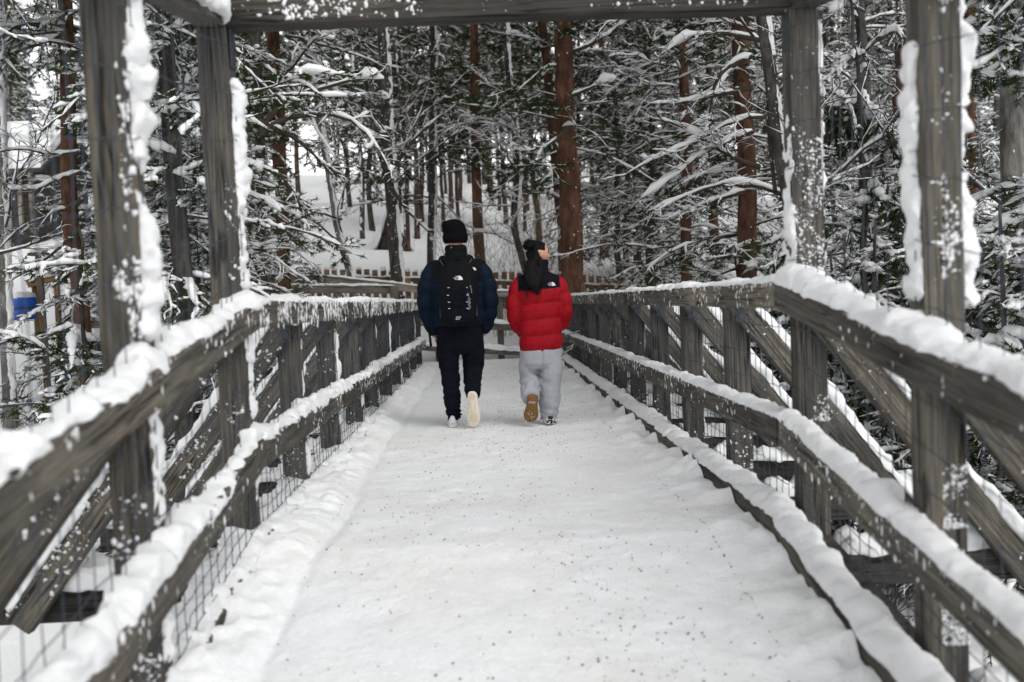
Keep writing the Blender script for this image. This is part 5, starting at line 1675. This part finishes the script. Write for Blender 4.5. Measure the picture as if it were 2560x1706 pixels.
    for s in (1, -1):       # shoulder straps over the jacket
        g = Geo()
        pts = [(0.012 + s * 0.055, -0.20, 1.45), (s * 0.085, -0.155, 1.50), (s * 0.118, -0.09, 1.525), (s * 0.135, 0.0, 1.51), (s * 0.14, 0.10, 1.45), (s * 0.14, 0.185, 1.32), (s * 0.16, 0.16, 1.10), (s * 0.17, 0.0, 1.0), (s * 0.15, -0.17, 0.99)]
        limb(g, pts, [0.02, 0.026, 0.028, 0.028, 0.028, 0.026, 0.014, 0.010, 0.010], 50, n=14, flat=0.6)
        g.build('shoulder_strap', M['black_nylon'], bp)
        g = Geo()
        P = np.array([[(0.012 + s * 0.085, -0.205, 1.418), (s * 0.115, -0.178, 1.462), (s * 0.14, -0.12, 1.505)]])
        tubes(g, P, 0.0055, 6)
        P = np.array([[(0.012 + s * 0.05, -0.20, 1.462), (s * 0.075, -0.15, 1.50), (s * 0.10, -0.10, 1.545)]])
        tubes(g, P, 0.005, 6)
        g.build('load_strap', M['grey_webbing'], bp)
        g = Geo()
        box_geo(g, (0.012 + s * 0.152 - 0.011, -0.322, 1.005), (0.012 + s * 0.152 + 0.011, -0.296, 1.135))
        g.build('side_webbing', M['grey_webbing'], bp, smooth=False)
    for k, z in enumerate((1.255, 1.19, 1.13, 1.075)):
        for s in (1, -1):
            g = Geo()
            w = 0.0085
            x = 0.012 + s * (0.078 + 0.006 * (k == 1)) 
            y = -0.391 + 0.012 * (k == 0)
            t = np.linspace(0, PI, 7)
            P = np.stack([x + np.cos(t) * w, y + 0.006 - 0.008 * np.sin(t), np.full(7, z + s * -0.002)], -1)
            tubes(g, P[None], 0.0024, 6, cap=True)
            g.build('cord_loop', M['white_print'], bp)
    g = Geo()              # bungee cord laced across the pocket
    zz_ = (1.255, 1.19, 1.13, 1.075)
    for k in range(3):
        P = np.array([[(0.012 - 0.078, -0.386, zz_[k]), (0.012, -0.396, (zz_[k] + zz_[k + 1]) / 2), (0.012 + 0.078, -0.386, zz_[k + 1])],
                      [(0.012 + 0.078, -0.386, zz_[k]), (0.012, -0.397, (zz_[k] + zz_[k + 1]) / 2), (0.012 - 0.078, -0.386, zz_[k + 1])]])
        tubes(g, P, 0.0028, 6)
    g.build('bungee_cord', M['black_nylon'], bp)
    logo(bp, (0.022, -0.361, 1.323), 0.047, 0, -0.22)
    g = Geo()              # reflective badge with two dark lines, row of small marks below
    V = [(-0.027, 0, 0), (0.027, 0, 0), (0.027, 0, 0.007), (0.020, 0, 0.030), (-0.020, 0, 0.030), (-0.027, 0, 0.007)]
    g.add(V, [(0, 1, 2, 3, 4, 5)])
    bd = g.build('badge', M['steel'], bp, smooth=False)
    bd.matrix_basis = Matrix.Translation((0.012, -0.3745, 0.978)) @ Matrix.Rotation(0.25, 4, 'X')
    g = Geo()
    for z, w in ((0.011, 0.016), (0.021, 0.011)): box_geo(g, (-w, -0.0016, z - 0.0012), (w, -0.0006, z + 0.0012))
    g.build('badge_line', M['black_nylon'], bd, smooth=False)
    g = Geo()
    for i in range(9):
        x = 0.012 + (i - 4) * 0.0095
        box_geo(g, (x - 0.002, -0.369, 0.963), (x + 0.002, -0.366, 0.967))
    g.build('print', M['grey_webbing'], bp, smooth=False)
    # key ring and charm
    ch = Geo()
    t = np.linspace(0, 2 * PI, 17)
    tubes(ch, np.stack([0.108 + np.cos(t) * 0.010, np.full(17, -0.386), 1.150 + np.sin(t) * 0.010], -1)[None], 0.0022, 6)
    tubes(ch, np.array([[(0.100, -0.375, 1.205), (0.104, -0.384, 1.18), (0.107, -0.386, 1.16)]]), 0.0022, 6)
    for i in range(6):
        t = np.linspace(0, 2 * PI, 11)
        c = np.array([0.108 + 0.006 * math.sin(i * 2.1), -0.387, 1.132 - i * 0.0125])
        tubes(ch, (c + np.stack([np.cos(t) * 0.006, np.cos(t) * 0.002, np.sin(t) * 0.0075], -1))[None], 0.0021, 6)
    ch.build('key_chain', M['steel'], bp)
    g = Geo()
    tubes(g, np.array([[(0.125, -0.345, 1.255), (0.130, -0.35, 1.235), (0.131, -0.35, 1.205)]]), 0.003, 6)
    blobs(g, np.array([(0.124, -0.347, 1.26)]), np.array([(0.006, 0.006, 0.009)]), RNG, 0, ICO2, 0.05)
    g.build('zip_pull', M['steel'], bp)
    g = Geo()
    blobs(g, np.array([(-0.072, -0.322, 1.348)]), np.array([(0.009, 0.006, 0.007)]), RNG, 0, ICO2, 0.05)
    g.build('zip_pull', M['steel'], bp)
make_man()

# ============================ the woman
def make_woman():
    root_loc = Vector((0.450, 8.42, float(zr(8.42)) + 0.004))
    S = 0.952
    yaw = R(66)
    hc = (0.012, 0.03, 1.52)
    g = Geo()
    Rz = head_shape(g, hc, 0.98, yaw)
    limb(g, [(0, 0.0, 1.28), (0, 0.005, 1.38), (0.004, 0.022, 1.47)], [0.06, 0.052, 0.052], 10, n=20)
    stack(g, [(0.68, 0, 0, 0.14, 0.10), (0.8, 0, 0, 0.145, 0.10), (1.0, 0, 0, 0.12, 0.09), (1.2, 0, 0, 0.14, 0.10), (1.31, 0, 0, 0.10, 0.07)], 18)
    for s in (1, -1):
        limb(g, [(s * 0.10, 0, 1.27), (s * 0.165, 0, 1.25), (s * 0.215, -0.02, 1.01), (s * 0.17, 0.08, 0.82)], [0.042, 0.046, 0.036, 0.026], 20)
        fingers(g, (s * 0.17, 0.085, 0.815), (-s * 0.25, 0.35, -0.9), (0, 1, 0.2), (s, 0.1, 0), 0.9, 0.4, 1)
    limb(g, [(0.075, 0, 0.75), (0.068, 0.01, 0.43), (0.045, 0, 0.085)], [0.085, 0.055, 0.038], 20)
    limb(g, [(-0.075, 0, 0.75), (-0.10, 0.10, 0.44), (-0.108, -0.15, 0.28)], [0.085, 0.055, 0.038], 20)
    me = fuse(g, 0.0078, 1)
    me.name = 'person'
    c = face_centres(me)
    me.materials.clear(); me.materials.append(M['skin'])
    root = bpy.data.objects.new('person', me); COL.objects.link(root)
    root.location = root_loc; root.scale = (S, S, S)
    tag(root, 'person with long dark hair in a red puffer jacket and grey joggers looking right', 'person')
    def hp(p): return tuple((np.array(p) * 0.98) @ Rz.T + np.array(hc))
    g = Geo()
    for sx in (0.030, -0.030):
        blobs(g, np.array([hp((sx, 0.083, 0.012))]), np.array([(0.011, 0.011, 0.008)]), RNG, 0, ICO2, 0.0)
    g.build('eye', M['eye'], root)
    g = Geo()
    limb(g, [hp((-0.020, 0.097, -0.057)), hp((0, 0.104, -0.057)), hp((0.020, 0.097, -0.057))], [0.004, 0.0075, 0.004], 8, n=10, smooth=1)
    g.build('lips', M['lip'], root)
    g = Geo()
    for sx in (1, -1):
        limb(g, [hp((sx * 0.014, 0.094, 0.031)), hp((sx * 0.030, 0.092, 0.037)), hp((sx * 0.048, 0.080, 0.031))], [0.003, 0.0045, 0.0025], 8, n=8, smooth=1)
    g.build('eyebrow', M['hair'], root)
    # jacket
    g = Geo()
    seams = (0.80, 0.945, 1.085, 1.225)
    tl = (0.055, 0)
    stack(g, [(0.655, 0.004, 0, 0.180, 0.145), (0.68, 0.004, 0, 0.186, 0.152), (0.80, 0.004, 0, 0.190, 0.152), (0.95, 0.002, 0, 0.193, 0.152), (1.1, 0, 0, 0.198, 0.15), (1.22, 0, 0, 0.200, 0.142), (1.28, 0, 0, 0.195, 0.128), (1.325, 0, 0, 0.15, 0.105), (1.36, 0, 0.01, 0.10, 0.09), (1.385, 0, 0.015, 0.088, 0.085)], 96, 0, seams, 0.021, tl, n=60, ex=2.3)
    stack(g, [(1.35, 0.0, 0.01, 0.090, 0.088), (1.40, 0.003, 0.018, 0.090, 0.088), (1.455, 0.008, 0.026, 0.088, 0.086), (1.47, 0.008, 0.028, 0.078, 0.078)], 20, 0, (1.355, 1.41, 1.465), 0.008, n=40)
    for s in (1, -1):
        limb(g, [(s * 0.08, 0.0, 1.275), (s * 0.165, 0, 1.262), (s * 0.208, -0.01, 1.13), (s * 0.221, -0.02, 1.03), (s * 0.214, 0.02, 0.93), (s * 0.155, 0.10, 0.815 + 0.025 * (s > 0))],
             [0.062, 0.077, 0.077, 0.075, 0.070, 0.048], 64, 0, 0.016, 5, n=28, phase=0.25)
    me = fuse(g, 0.0082, 2, lambda V, N: 0.002 * vnoise(V * 26, 43) + 0.0035 * vnoise(V * 11, 45))
    c = face_centres(me)
    ax = np.abs(c[:, 0])
    yoke = ((c[:, 2] > 1.205 + 0.055 * c[:, 0]) & (ax < 0.186)) | (c[:, 2] > 1.345)
    me.polygons.foreach_set('material_index', yoke.astype(np.int32))
    j = child('jacket', me, [M['red'], M['yoke']], root)
    logo(j, (0.110, -0.1375, 1.235), 0.040, 0.14, -0.08)
    # joggers: the right leg stands, the left is lifted behind
    g = Geo()
    stack(g, [(0.50, 0, 0, 0.13, 0.09), (0.56, 0, 0, 0.165, 0.125), (0.64, 0, 0, 0.178, 0.14), (0.72, 0, 0, 0.178, 0.14), (0.78, 0, 0, 0.165, 0.12)], 24, n=48, ex=2.4)
    limb(g, [(0.085, 0, 0.70), (0.088, 0.0, 0.50), (0.074, 0.005, 0.36), (0.058, -0.01, 0.20), (0.048, -0.01, 0.09), (0.046, -0.01, 0.035)], [0.100, 0.098, 0.097, 0.092, 0.080, 0.076], 50, n=30, flat=1.1)
    limb(g, [(-0.085, 0, 0.70), (-0.10, 0.04, 0.54), (-0.106, 0.07, 0.43), (-0.110, -0.04, 0.34), (-0.112, -0.135, 0.28), (-0.112, -0.172, 0.255)], [0.098, 0.094, 0.086, 0.082, 0.080, 0.074], 50, n=30, flat=1.1)
    def disp(V, N):
        f = fold(V, 61, 7.5, 0.007, 0.03, 0.58, (1, 1, 1.8))
        kn = 0.010 * np.sin(V[:, 2] * 70 + V[:, 0] * 40 + 4 * vnoise(V * 10, 4)) * np.exp(-((V[:, 2] - 0.40) / 0.06) ** 2) * (V[:, 0] < 0)
        hm = 0.006 * np.sin(V[:, 2] * 95 + 5 * vnoise(V * 12, 6)) * np.exp(-((V[:, 2] - 0.10) / 0.07) ** 2) * (V[:, 0] > 0)
        crease = -0.012 * np.exp(-(V[:, 0] - 0.006) ** 2 / 0.00012) * np.clip((V[:, 2] - 0.4) * 8, 0, 1) * (V[:, 1] < 0)
        return f + kn + hm + crease + 0.004 * vnoise(V * 9, 62)
    me = fuse(g, 0.009, 3, disp)
    tr = child('joggers', me, [M['grey_jersey']], root)
    g = Geo()
    a = RNG.uniform(PI, 2 * PI, 90)
    C = np.stack([0.046 + np.cos(a) * 0.083, -0.01 + np.sin(a) * 0.09, RNG.uniform(0.015, 0.06, 90) ** 1.0], -1)
    blobs(g, C, RNG.uniform(0.003, 0.008, (90, 1)) * np.ones((1, 3)), RNG, 0, ICO1_LOW)
    s = g.build('clinging_snow', M['snow'], tr); tag(s, kind='stuff')
    ms = Matrix.Translation((0.050, -0.10, 0.006)) @ Matrix.Rotation(-0.12, 4, 'Z')
    shoe(root, ms, 0.265, 0.105, 'suede', 'brown_sole', 'suede', treads=False, hgt=0.08)
    mr = Matrix.Translation((-0.094, -0.215, 0.292)) @ Matrix.Rotation(0.14, 4, 'Y') @ Matrix.Rotation(R(-78), 4, 'X')
    sh = shoe(root, mr, 0.25, 0.125, 'suede', 'brown_sole', 'suede', treads=False, hgt=0.08)
    g = Geo()
    n = 60
    x = RNG.uniform(-0.035, 0.035, n); y = np.concatenate([RNG.normal(0.07, 0.006, n // 2), RNG.normal(0.195, 0.02, n - n // 2)])
    blobs(g, np.stack([x, y, np.full(n, -0.007)], -1), np.stack([RNG.uniform(0.001, 0.003, n), RNG.uniform(0.002, 0.008, n), np.full(n, 0.0015)], -1), RNG, 0, ICO1_LOW)
    s = g.build('clinging_snow', M['snow'], sh); tag(s, kind='stuff')
    # hair: cap, bun, long fall down the back
    g = Geo()
    bm = bmesh.new(); bmesh.ops.create_icosphere(bm, subdivisions=4, radius=1.0)
    V = np.array([v.co[:] for v in bm.verts]); F = np.array([[v.index for v in f.verts] for f in bm.faces]); bm.free()
    P = V * np.array([0.086, 0.108, 0.122])
    P[:, 1] -= 0.006
    # the hairline: the shell dives into the skull over the face
    fy = V[:, 1]
    P *= np.where((fy > 0.22 + 0.62 * np.clip(V[:, 2] - 0.15, 0, 1)) | ((V[:, 2] < 0.34) & (fy > -0.30)), 0.84, 1.0)[:, None]
    low = np.clip(-V[:, 2] - 0.3, 0, 1)[:, None]
    P = P * (1 - 0.3 * low)
    g.add((P * 0.98) @ Rz.T + np.array(hc), F)
    limb(g, [hp((-0.03, -0.06, 0.03)), (-0.035, -0.055, 1.47), (-0.062, -0.12, 1.39), (-0.080, -0.16, 1.30), (-0.062, -0.175, 1.235), (-0.035, -0.175, 1.185)], [0.056, 0.054, 0.060, 0.054, 0.036, 0.010], 40, n=26, flat=0.55)
    limb(g, [hp((0.0, -0.07, 0.0)), (-0.01, -0.07, 1.44), (-0.015, -0.14, 1.34), (-0.03, -0.17, 1.25), (-0.015, -0.175, 1.165)], [0.05, 0.055, 0.05, 0.04, 0.012], 30, n=20, flat=0.5)
    bun = np.array([-0.072, -0.045, 1.600])
    V, F = ICO3
    g.add(V * np.array([0.052, 0.05, 0.045]) * (1 + 0.25 * vnoise(V * 2.4, 71))[:, None] + bun, F)
    limb(g, [bun, (-0.03, 0.0, 1.605), (0.0, 0.02, 1.58)], [0.035, 0.045, 0.05], 12, n=16)
    me = fuse(g, 0.006, 2, lambda V, N: 0.005 * vnoise(V * np.array([60, 60, 8]), 72) + 0.003 * vnoise(V * 40, 73))
    h = child('hair', me, [M['hair']], root)
    # loose strands
    g = Geo()
    rng = np.random.default_rng(12)
    n = 150
    st = np.stack([rng.uniform(-0.125, 0.02, n), np.full(n, -0.13), rng.uniform(1.30, 1.46, n)], -1)
    st[:, 1] = -0.10 - 0.25 * (1.50 - st[:, 2])
    st = walk(st, np.stack([rng.normal(0.0, 0.12, n), rng.normal(-0.25, 0.05, n), -np.ones(n)], -1), rng.uniform(0.08, 0.22, n), 7, rng, 0.1, 0.07)
    ok = st[:, -1, 0] < 0.04 
    tubes(g, st[ok], np.linspace(0.0035, 0.001, 7)[None], 4)
    n = 70
    d = nrm(rng.normal(0, 1, (n, 3)))
    b = bun + d * np.array([0.046, 0.045, 0.04])
    d2 = nrm(d + rng.normal(0, 0.7, (n, 3)) + np.array([-0.3, 0, -0.4]))
    tubes(g, walk(b, d2, rng.uniform(0.015, 0.045, n), 6, rng, 0.9, 0.3), np.linspace(0.003, 0.0008, 6)[None], 4)
    g.build('strand', M['hair'], h)
make_woman()
# ------------------------------------------------------------------ slat fence on the bank behind the bridge
def slat_fence():
    y0 = 22.0
    zt = at_px(900, 672, y0).z
    root = empty('slat_fence', (0, y0, zt - 1.0), 'brown slat fence with gaps running behind the end of the bridge', 'fence')
    rng = np.random.default_rng(90)
    meshes = []
    for k in range(4):
        g = Geo(); w = 0.058
        box_geo(g, (-w, -0.011, -0.65), (w, 0.011, 0.5))
        meshes.append(g.mesh('slat', M['slat'], False))
    caps = Geo()
    xs = np.arange(-7.5, 5.4, 0.176)
    for i, x in enumerate(xs):
        yo = y0 + 0.02 * x
        z = zt - 0.075 * max(x + 2.5, 0) + 0.03 * math.sin(x * 0.9) + rng.normal(0, 0.012) - 0.5
        o = bpy.data.objects.new('slat', meshes[i % 4]); link(o, root)
        setworld(o, Matrix.Translation((x, yo, z)) @ Matrix.Rotation(rng.normal(0, 0.015), 4, 'Y'))
        if rng.random() < 0.85:
            blobs(caps, np.array([(x, yo, z + 0.51 + 0.02)]), np.array([(0.062, 0.05, rng.uniform(0.02, 0.06))]), rng, 0, ICO2, 0.1)
    for dz in (-0.22, -0.72):
        o = timber('fence_rail', (-7.6, y0 + 0.05 - 0.15, zt + dz), (-2.5, y0 + 0.0, zt + dz), 0.04, 0.09, M['slat'], root)
        timber('fence_rail', (-2.49, y0 + 0.0, zt + dz), (5.4, y0 + 0.05 + 0.108, zt + dz - 0.59), 0.04, 0.09, M['slat'], root)
        snow_strip(caps, [(-7.6, y0 - 0.10 - 0.03, zt + dz + 0.045), (-2.5, y0 - 0.03, zt + dz + 0.045), (5.4, y0 + 0.16 - 0.03, zt + dz + 0.045 - 0.59)], (0, 0, 1), 0.12, 0.055, sd(), 0.08, ragged=0.4)
    s = caps.build('snow_cap', M['snow'], root); tag(s, kind='stuff'); setworld(s, Matrix.Identity(4))
slat_fence()

# ------------------------------------------------------------------ the cabin up the slope on the left
def cabin():
    D = 37.0
    xr = at_px(88, 480, D).x
    zb, ze = at_px(40, 548, D).z, at_px(40, 428, D).z
    x0 = xr - 7.0
    root = empty('cabin', (xr - 3.5, D, zb), 'dark timber cabin with a snow-laden roof up the slope at the left edge', 'cabin')
    g = Geo(); box_geo(g, (x0 + 0.05, D + 0.06, zb - 1.5), (xr - 0.05, D + 5, ze - 0.01))
    w = g.build('wall', M['wood_dark'], root, smooth=False); setworld(w, Matrix.Identity(4))
    n = 11
    hgt = (ze - zb) / n
    for i in range(n):
        b = timber('board', (x0, D + 0.03 - 0.006 * (i % 2), zb + (i + 0.5) * hgt), (xr, D + 0.03 - 0.006 * (i % 2), zb + (i + 0.5) * hgt), 0.05, hgt - 0.012, M['wood_dark'], w)
    # roof slopes with a thick quilt of snow
    rid = ze + 1.75
    for nm, mat, t0, t1, ov in (('roof', 'wood_dark', 0.0, 0.12, 0.45), ('roof_snow', 'snow', 0.125, 0.50, 0.38)):
        g = Geo()
        ex = 0.5 if nm == 'roof' else 0.42
        prof = [(D - ov, ze - 0.12 + t0), (D + 2.5, rid + t0), (D + 5 + ov, ze - 0.12 + t0), (D + 5 + ov, ze - 0.12 + t1), (D + 2.5, rid + t1), (D - ov, ze - 0.12 + t1)]
        V = [(x0 - ex, y, z) for y, z in prof] + [(xr + ex, y, z) for y, z in prof]
        F4 = [(i, (i + 1) % 6, 6 + (i + 1) % 6, 6 + i) for i in range(6)]
        g.add(V, [np.array(F4), np.array([(5, 4, 1, 0), (4, 3, 2, 1), (6, 7, 10, 11), (7, 8, 9, 10)])])
        o = g.build(nm, M[mat], root, smooth=False); setworld(o, Matrix.Identity(4))
    g = Geo(); g.add([(xr - 0.02, D + 0.05, ze - 0.02), (xr - 0.02, D + 4.95, ze - 0.02), (xr - 0.02, D + 2.5, rid - 0.02)], [(0, 1, 2)])
    g.add([(xr - 0.12, D + 0.05, ze - 0.02), (xr - 0.12, D + 4.95, ze - 0.02), (xr - 0.12, D + 2.5, rid - 0.02)], [(2, 1, 0)])
    o = g.build('gable', M['wood_dark'], root, smooth=False); setworld(o, Matrix.Identity(4))
    p = at_px(12, 478, D)
    g = Geo()
    for a, b in (((-0.34, -0.34), (-0.27, 0.34)), ((0.27, -0.34), (0.34, 0.34)), ((-0.27, 0.27), (0.27, 0.34)), ((-0.27, -0.34), (0.27, -0.27)), ((-0.02, -0.27), (0.02, 0.27))):
        box_geo(g, (a[0], -0.05, a[1]), (b[0], 0.03, b[1]))
    f = g.build('window', M['white_print'], root, smooth=False); setworld(f, Matrix.Translation((p.x, D, p.z)))
    for s in (-1, 1):
        g = Geo(); box_geo(g, (-0.122, -0.012, -0.265), (0.122, 0.012, 0.265))
        o = g.build('pane', M['pane'], f, smooth=False); setworld(o, Matrix.Translation((p.x + s * 0.145, D - 0.012, p.z)))
        g = Geo(); box_geo(g, (-0.122, -0.022, -0.015), (0.122, -0.013, 0.015)); 
        o = g.build('glazing_bar', M['white_print'], f, smooth=False); setworld(o, Matrix.Translation((p.x + s * 0.145, D - 0.012, p.z)))
    for px in (88, 60):
        q = at_px(px, 480, D)
        timber('porch_post', (q.x, D - 0.35, zb - 0.6), (q.x, D - 0.35, ze - 0.02), 0.13, 0.13, M['pale_wood'], root, up=(0, 1, 0))
M['pane'] = simple('window_glass', (0.10, 0.11, 0.12), 0.15, 0.1, 3, 0, spec=0.6)
M['pale_wood'] = wood_mat('pale_weathered_wood', (0.34, 0.30, 0.25), (0.16, 0.14, 0.115))
cabin()

# ------------------------------------------------------------------ blue barrel on its post, little handrail, snowed-in shelter
def blue_barrel():
    D = 15.5
    c = at_px(62, 771, D)
    root = empty('blue_barrel', (c.x, D, c.z - 0.17), 'bright blue plastic barrel capped with snow beside a brown post', 'barrel')
    g = Geo()
    zs = [(-0.175, 0.13), (-0.17, 0.155), (-0.10, 0.168), (-0.06, 0.178), (-0.045, 0.170), (0.05, 0.170), (0.065, 0.178), (0.10, 0.168), (0.165, 0.155), (0.175, 0.14)]
    loft(g, [ell((0, 0, z), r, r, 28) for z, r in zs])
    o = g.build('body', M['blue_plastic'], root); setworld(o, Matrix.Translation(c))
    g = Geo(); V, F = ICO3
    g.add(V * np.array([0.16, 0.16, 0.07]) * (1 + 0.2 * vnoise(V * 2, 5))[:, None] + np.array([0, 0, 0.185]), F)
    s = g.build('snow_cap', M['snow'], root); setworld(s, Matrix.Translation(c)); tag(s, kind='stuff')
    # bracket holding it to the post
    g = Geo(); loft(g, [ell((0, 0, z), 0.181, 0.181, 28) for z in (-0.015, 0.015)])
    o = g.build('hoop', M['iron'], root); setworld(o, Matrix.Translation(c))
    q = at_px(90, 700, D)
    zg = float(gz(np.array(q.x), np.array(D)))
    top = at_px(84, 632, D)
    pr = empty('marker_post', (q.x, D, zg), 'brown square post with a flat cap standing behind the blue barrel', 'post')
    timber('shaft', (q.x + 0.03, D + 0.1, min(zg, c.z - 0.6) - 0.3), (top.x + 0.03, D + 0.1, top.z - 0.05), 0.085, 0.085, M['slat'], pr, up=(0, 1, 0))
    timber('cap', (top.x - 0.10, D + 0.1, top.z - 0.025), (top.x + 0.16, D + 0.1, top.z - 0.025), 0.2, 0.045, M['slat'], pr)
    g = Geo(); V, F = ICO2
    g.add(V * np.array([0.14, 0.12, 0.05]) + np.array([0.03, 0.1, 0.02]), F)
    s = g.build('snow_cap', M['snow'], pr); setworld(s, Matrix.Translation((top.x, D, top.z))); tag(s, kind='stuff')
M['blue_plastic'] = simple('blue_plastic', (0.006, 0.085, 0.46), 0.5, 0.12, 6, 0.05, 0.002, 0.4)
blue_barrel()

def handrail():
    D = 19.0
    a, b = at_px(70, 712, D), at_px(215, 678, D)
    root = empty('handrail', (a.x, D, a.z - 0.8), 'short brown handrail on posts in the snow behind the blue barrel', 'handrail')
    o = timber('rail', a, b, 0.07, 0.11, M['slat'], root)
    g = Geo(); snow_strip(g, [a + Vector((0, 0, 0.055)), b + Vector((0, 0, 0.055))], (0, 0, 1), 0.10, 0.05, sd(), 0.06, ragged=0.3)
    s = g.build('snow_cap', M['snow'], o); setworld(s, Matrix.Identity(4)); tag(s, kind='stuff')
    for t in (0.08, 0.45, 0.95):
        p = a.lerp(b, t)
        timber('post', (p.x, D + 0.09, p.z - 1.4), (p.x, D + 0.09, p.z + 0.04), 0.09, 0.09, M['slat'], root, up=(0, 1, 0))
handrail()

def shelter():
    D = 34.0
    a, b, c = at_px(938, 585, D), at_px(968, 512, D), at_px(1022, 585, D)
    root = empty('shelter', (b.x, D, a.z - 0.3), 'small snowed-in lean-to with a dark open side behind the thick grey trunk', 'shelter')
    zb = a.z - 0.8
    g = Geo()
    V = [(a.x, D + 0.5, zb), (b.x, D + 0.5, b.z - 0.05), (c.x, D + 0.5, zb), (a.x, D + 3, zb), (b.x, D + 3, b.z - 0.05), (c.x, D + 3, zb)]
    g.add(V, [np.array([(0, 2, 1), (3, 4, 5)]), np.array([(0, 3, 5, 2)]), np.array([(0, 1, 4, 3), (1, 2, 5, 4)])])
    o = g.build('wall', M['brown_board'], root, smooth=False); setworld(o, Matrix.Identity(4))
    g = Geo()
    snow_strip(g, [(a.x - 0.8, D + 1.5, zb - 0.1), (a.x, D + 1.5, zb + 0.35), (b.x + 0.05, D + 1.5, b.z)], (-0.6, 0, 0.8), 3.2, 0.30, 801, 0.12, ragged=0.12, freq=0.3)
    snow_strip(g, [(b.x - 0.02, D + 1.5, b.z + 0.02), (c.x + 0.1, D + 1.5, zb + 0.1)], (0.6, 0, 0.8), 2.4, 0.16, 811, 0.12, ragged=0.12, freq=0.3)
    s = g.build('roof_snow', M['snow'], root); setworld(s, Matrix.Identity(4))
M['brown_board'] = wood_mat('dark_brown_boards', (0.11, 0.085, 0.07), (0.04, 0.03, 0.026))
shelter()

# ------------------------------------------------------------------ bare shrubs
def shrub_mesh(seed, n, h, spread, r=0.006, snowy=0.3, mat='reed'):
    rng = np.random.default_rng(seed)
    g = Geo()
    a = rng.uniform(0, 2 * PI, n)
    b = np.stack([np.cos(a) * 0.25 * rng.random(n), np.sin(a) * 0.25 * rng.random(n), np.full(n, -0.1)], -1)
    el = spread * rng.random(n)
    d = np.stack([np.cos(a) * np.sin(el), np.sin(a) * np.sin(el), np.cos(el)], -1)
    P = walk(b, d, h * rng.uniform(0.5, 1.1, n), 10, rng, 0.15, 0.09)
    tubes(g, P, np.linspace(r, r * 0.3, 10)[None], 4, 0)
    P2 = sprout(P, rng, 7, 0.25, 0.98, 0.6, h * 0.3, 6, 0.0, 0.14, 0.3)
    tubes(g, P2, np.linspace(r * 0.5, r * 0.2, 6)[None], 3, 0)
    P3 = sprout(P2, rng, 3, 0.3, 0.98, 0.7, h * 0.12, 4, 0.0, 0.18, 0.2)
    tubes(g, P3, np.linspace(r * 0.33, r * 0.15, 4)[None], 3, 0)
    if snowy > 0:
        snow_on(g, P2, 0.014, rng, 1, snowy * 0.5, 5, seed)
        snow_on(g, P3, 0.010, rng, 1, snowy * 0.4, 5, seed)
    return g.mesh('twigs', [M[mat], M['tree_snow']])
SH = [shrub_mesh(601, 16, 2.3, 0.5, 0.0055, 0.0), shrub_mesh(602, 13, 2.8, 0.42, 0.0055, 0.0), shrub_mesh(603, 34, 1.3, 0.95, 0.004, 0.25, 'twig')]
def put_shrub(px, D, k, label, group, sc=1.0, rz=0.0):
    p = spot(px, D)
    root = empty('shrub', p, label, 'shrub', group, rz)
    root.scale = (sc,) * 3
    o = bpy.data.objects.new('twigs', SH[k]); link(o, root)
rng = np.random.default_rng(31)
SN_LABEL = ['bare tan shrub between the two walkers', 'bare tan shrub just left of the woman', 'tall bare shrub right of the thick red trunk', 'bare shrub behind the man\'s right shoulder', 'bare shrub between the curved grey tree and the red trunk']
for (px, D, k), lb in zip(((1255, 20.0, 0), (1330, 20.6, 1), (1478, 20.2, 0), (1215, 23.5, 1), (1365, 23.2, 0)), SN_LABEL):
    put_shrub(px, D, k, lb, 'shrubs beyond the bridge', rng.uniform(0.85, 1.1), rng.uniform(0, 6))
for i in range(6):
    put_shrub(rng.uniform(1130, 1400) if i < 8 else rng.choice([rng.uniform(1500, 1800), rng.uniform(700, 860)]), rng.uniform(23, 30), int(rng.integers(0, 2)), 'bare tan shrub on the bank behind the slat fence', 'shrubs behind the slat fence', rng.uniform(0.8, 1.2), rng.uniform(0, 6))
for (px, D), lb in zip(((40, 9.2), (120, 10.3), (-20, 11.5)), ('fine dark shrub in the lower left below the barrel', 'fine dark shrub between the barrel and the near left post', 'fine dark shrub cut by the left edge')):
    put_shrub(px, D, 2, lb, 'shrubs below the left railing', 1.25, rng.uniform(0, 6))
for (px, D), lb in zip(((2060, 6.8), (2200, 7.4), (1960, 8.6)), ('dark twigs under the second right-hand brace', 'dark twigs under the nearest right-hand brace', 'dark twigs beneath the right-hand railing')):
    put_shrub(px, D, 2, lb, 'shrubs below the right railing', 1.1, rng.uniform(0, 6))

# ------------------------------------------------------------------ a few flakes falling
rng = np.random.default_rng(17)
n = 420
y = rng.uniform(3.0, 16, n)
C = np.stack([rng.uniform(-0.55, 0.55, n) * y, y, rng.uniform(-0.6, 3.8, n)], -1)
g = Geo(); s = rng.uniform(0.0018, 0.0034, (n, 1)) * np.ones((1, 3))
blobs(g, C, s, rng, 0, ICO1_LOW, 0.2)
o = g.build('falling_snow', M['snow']); tag(o, 'sparse snowflakes drifting down over the bridge', None, None, 'stuff')
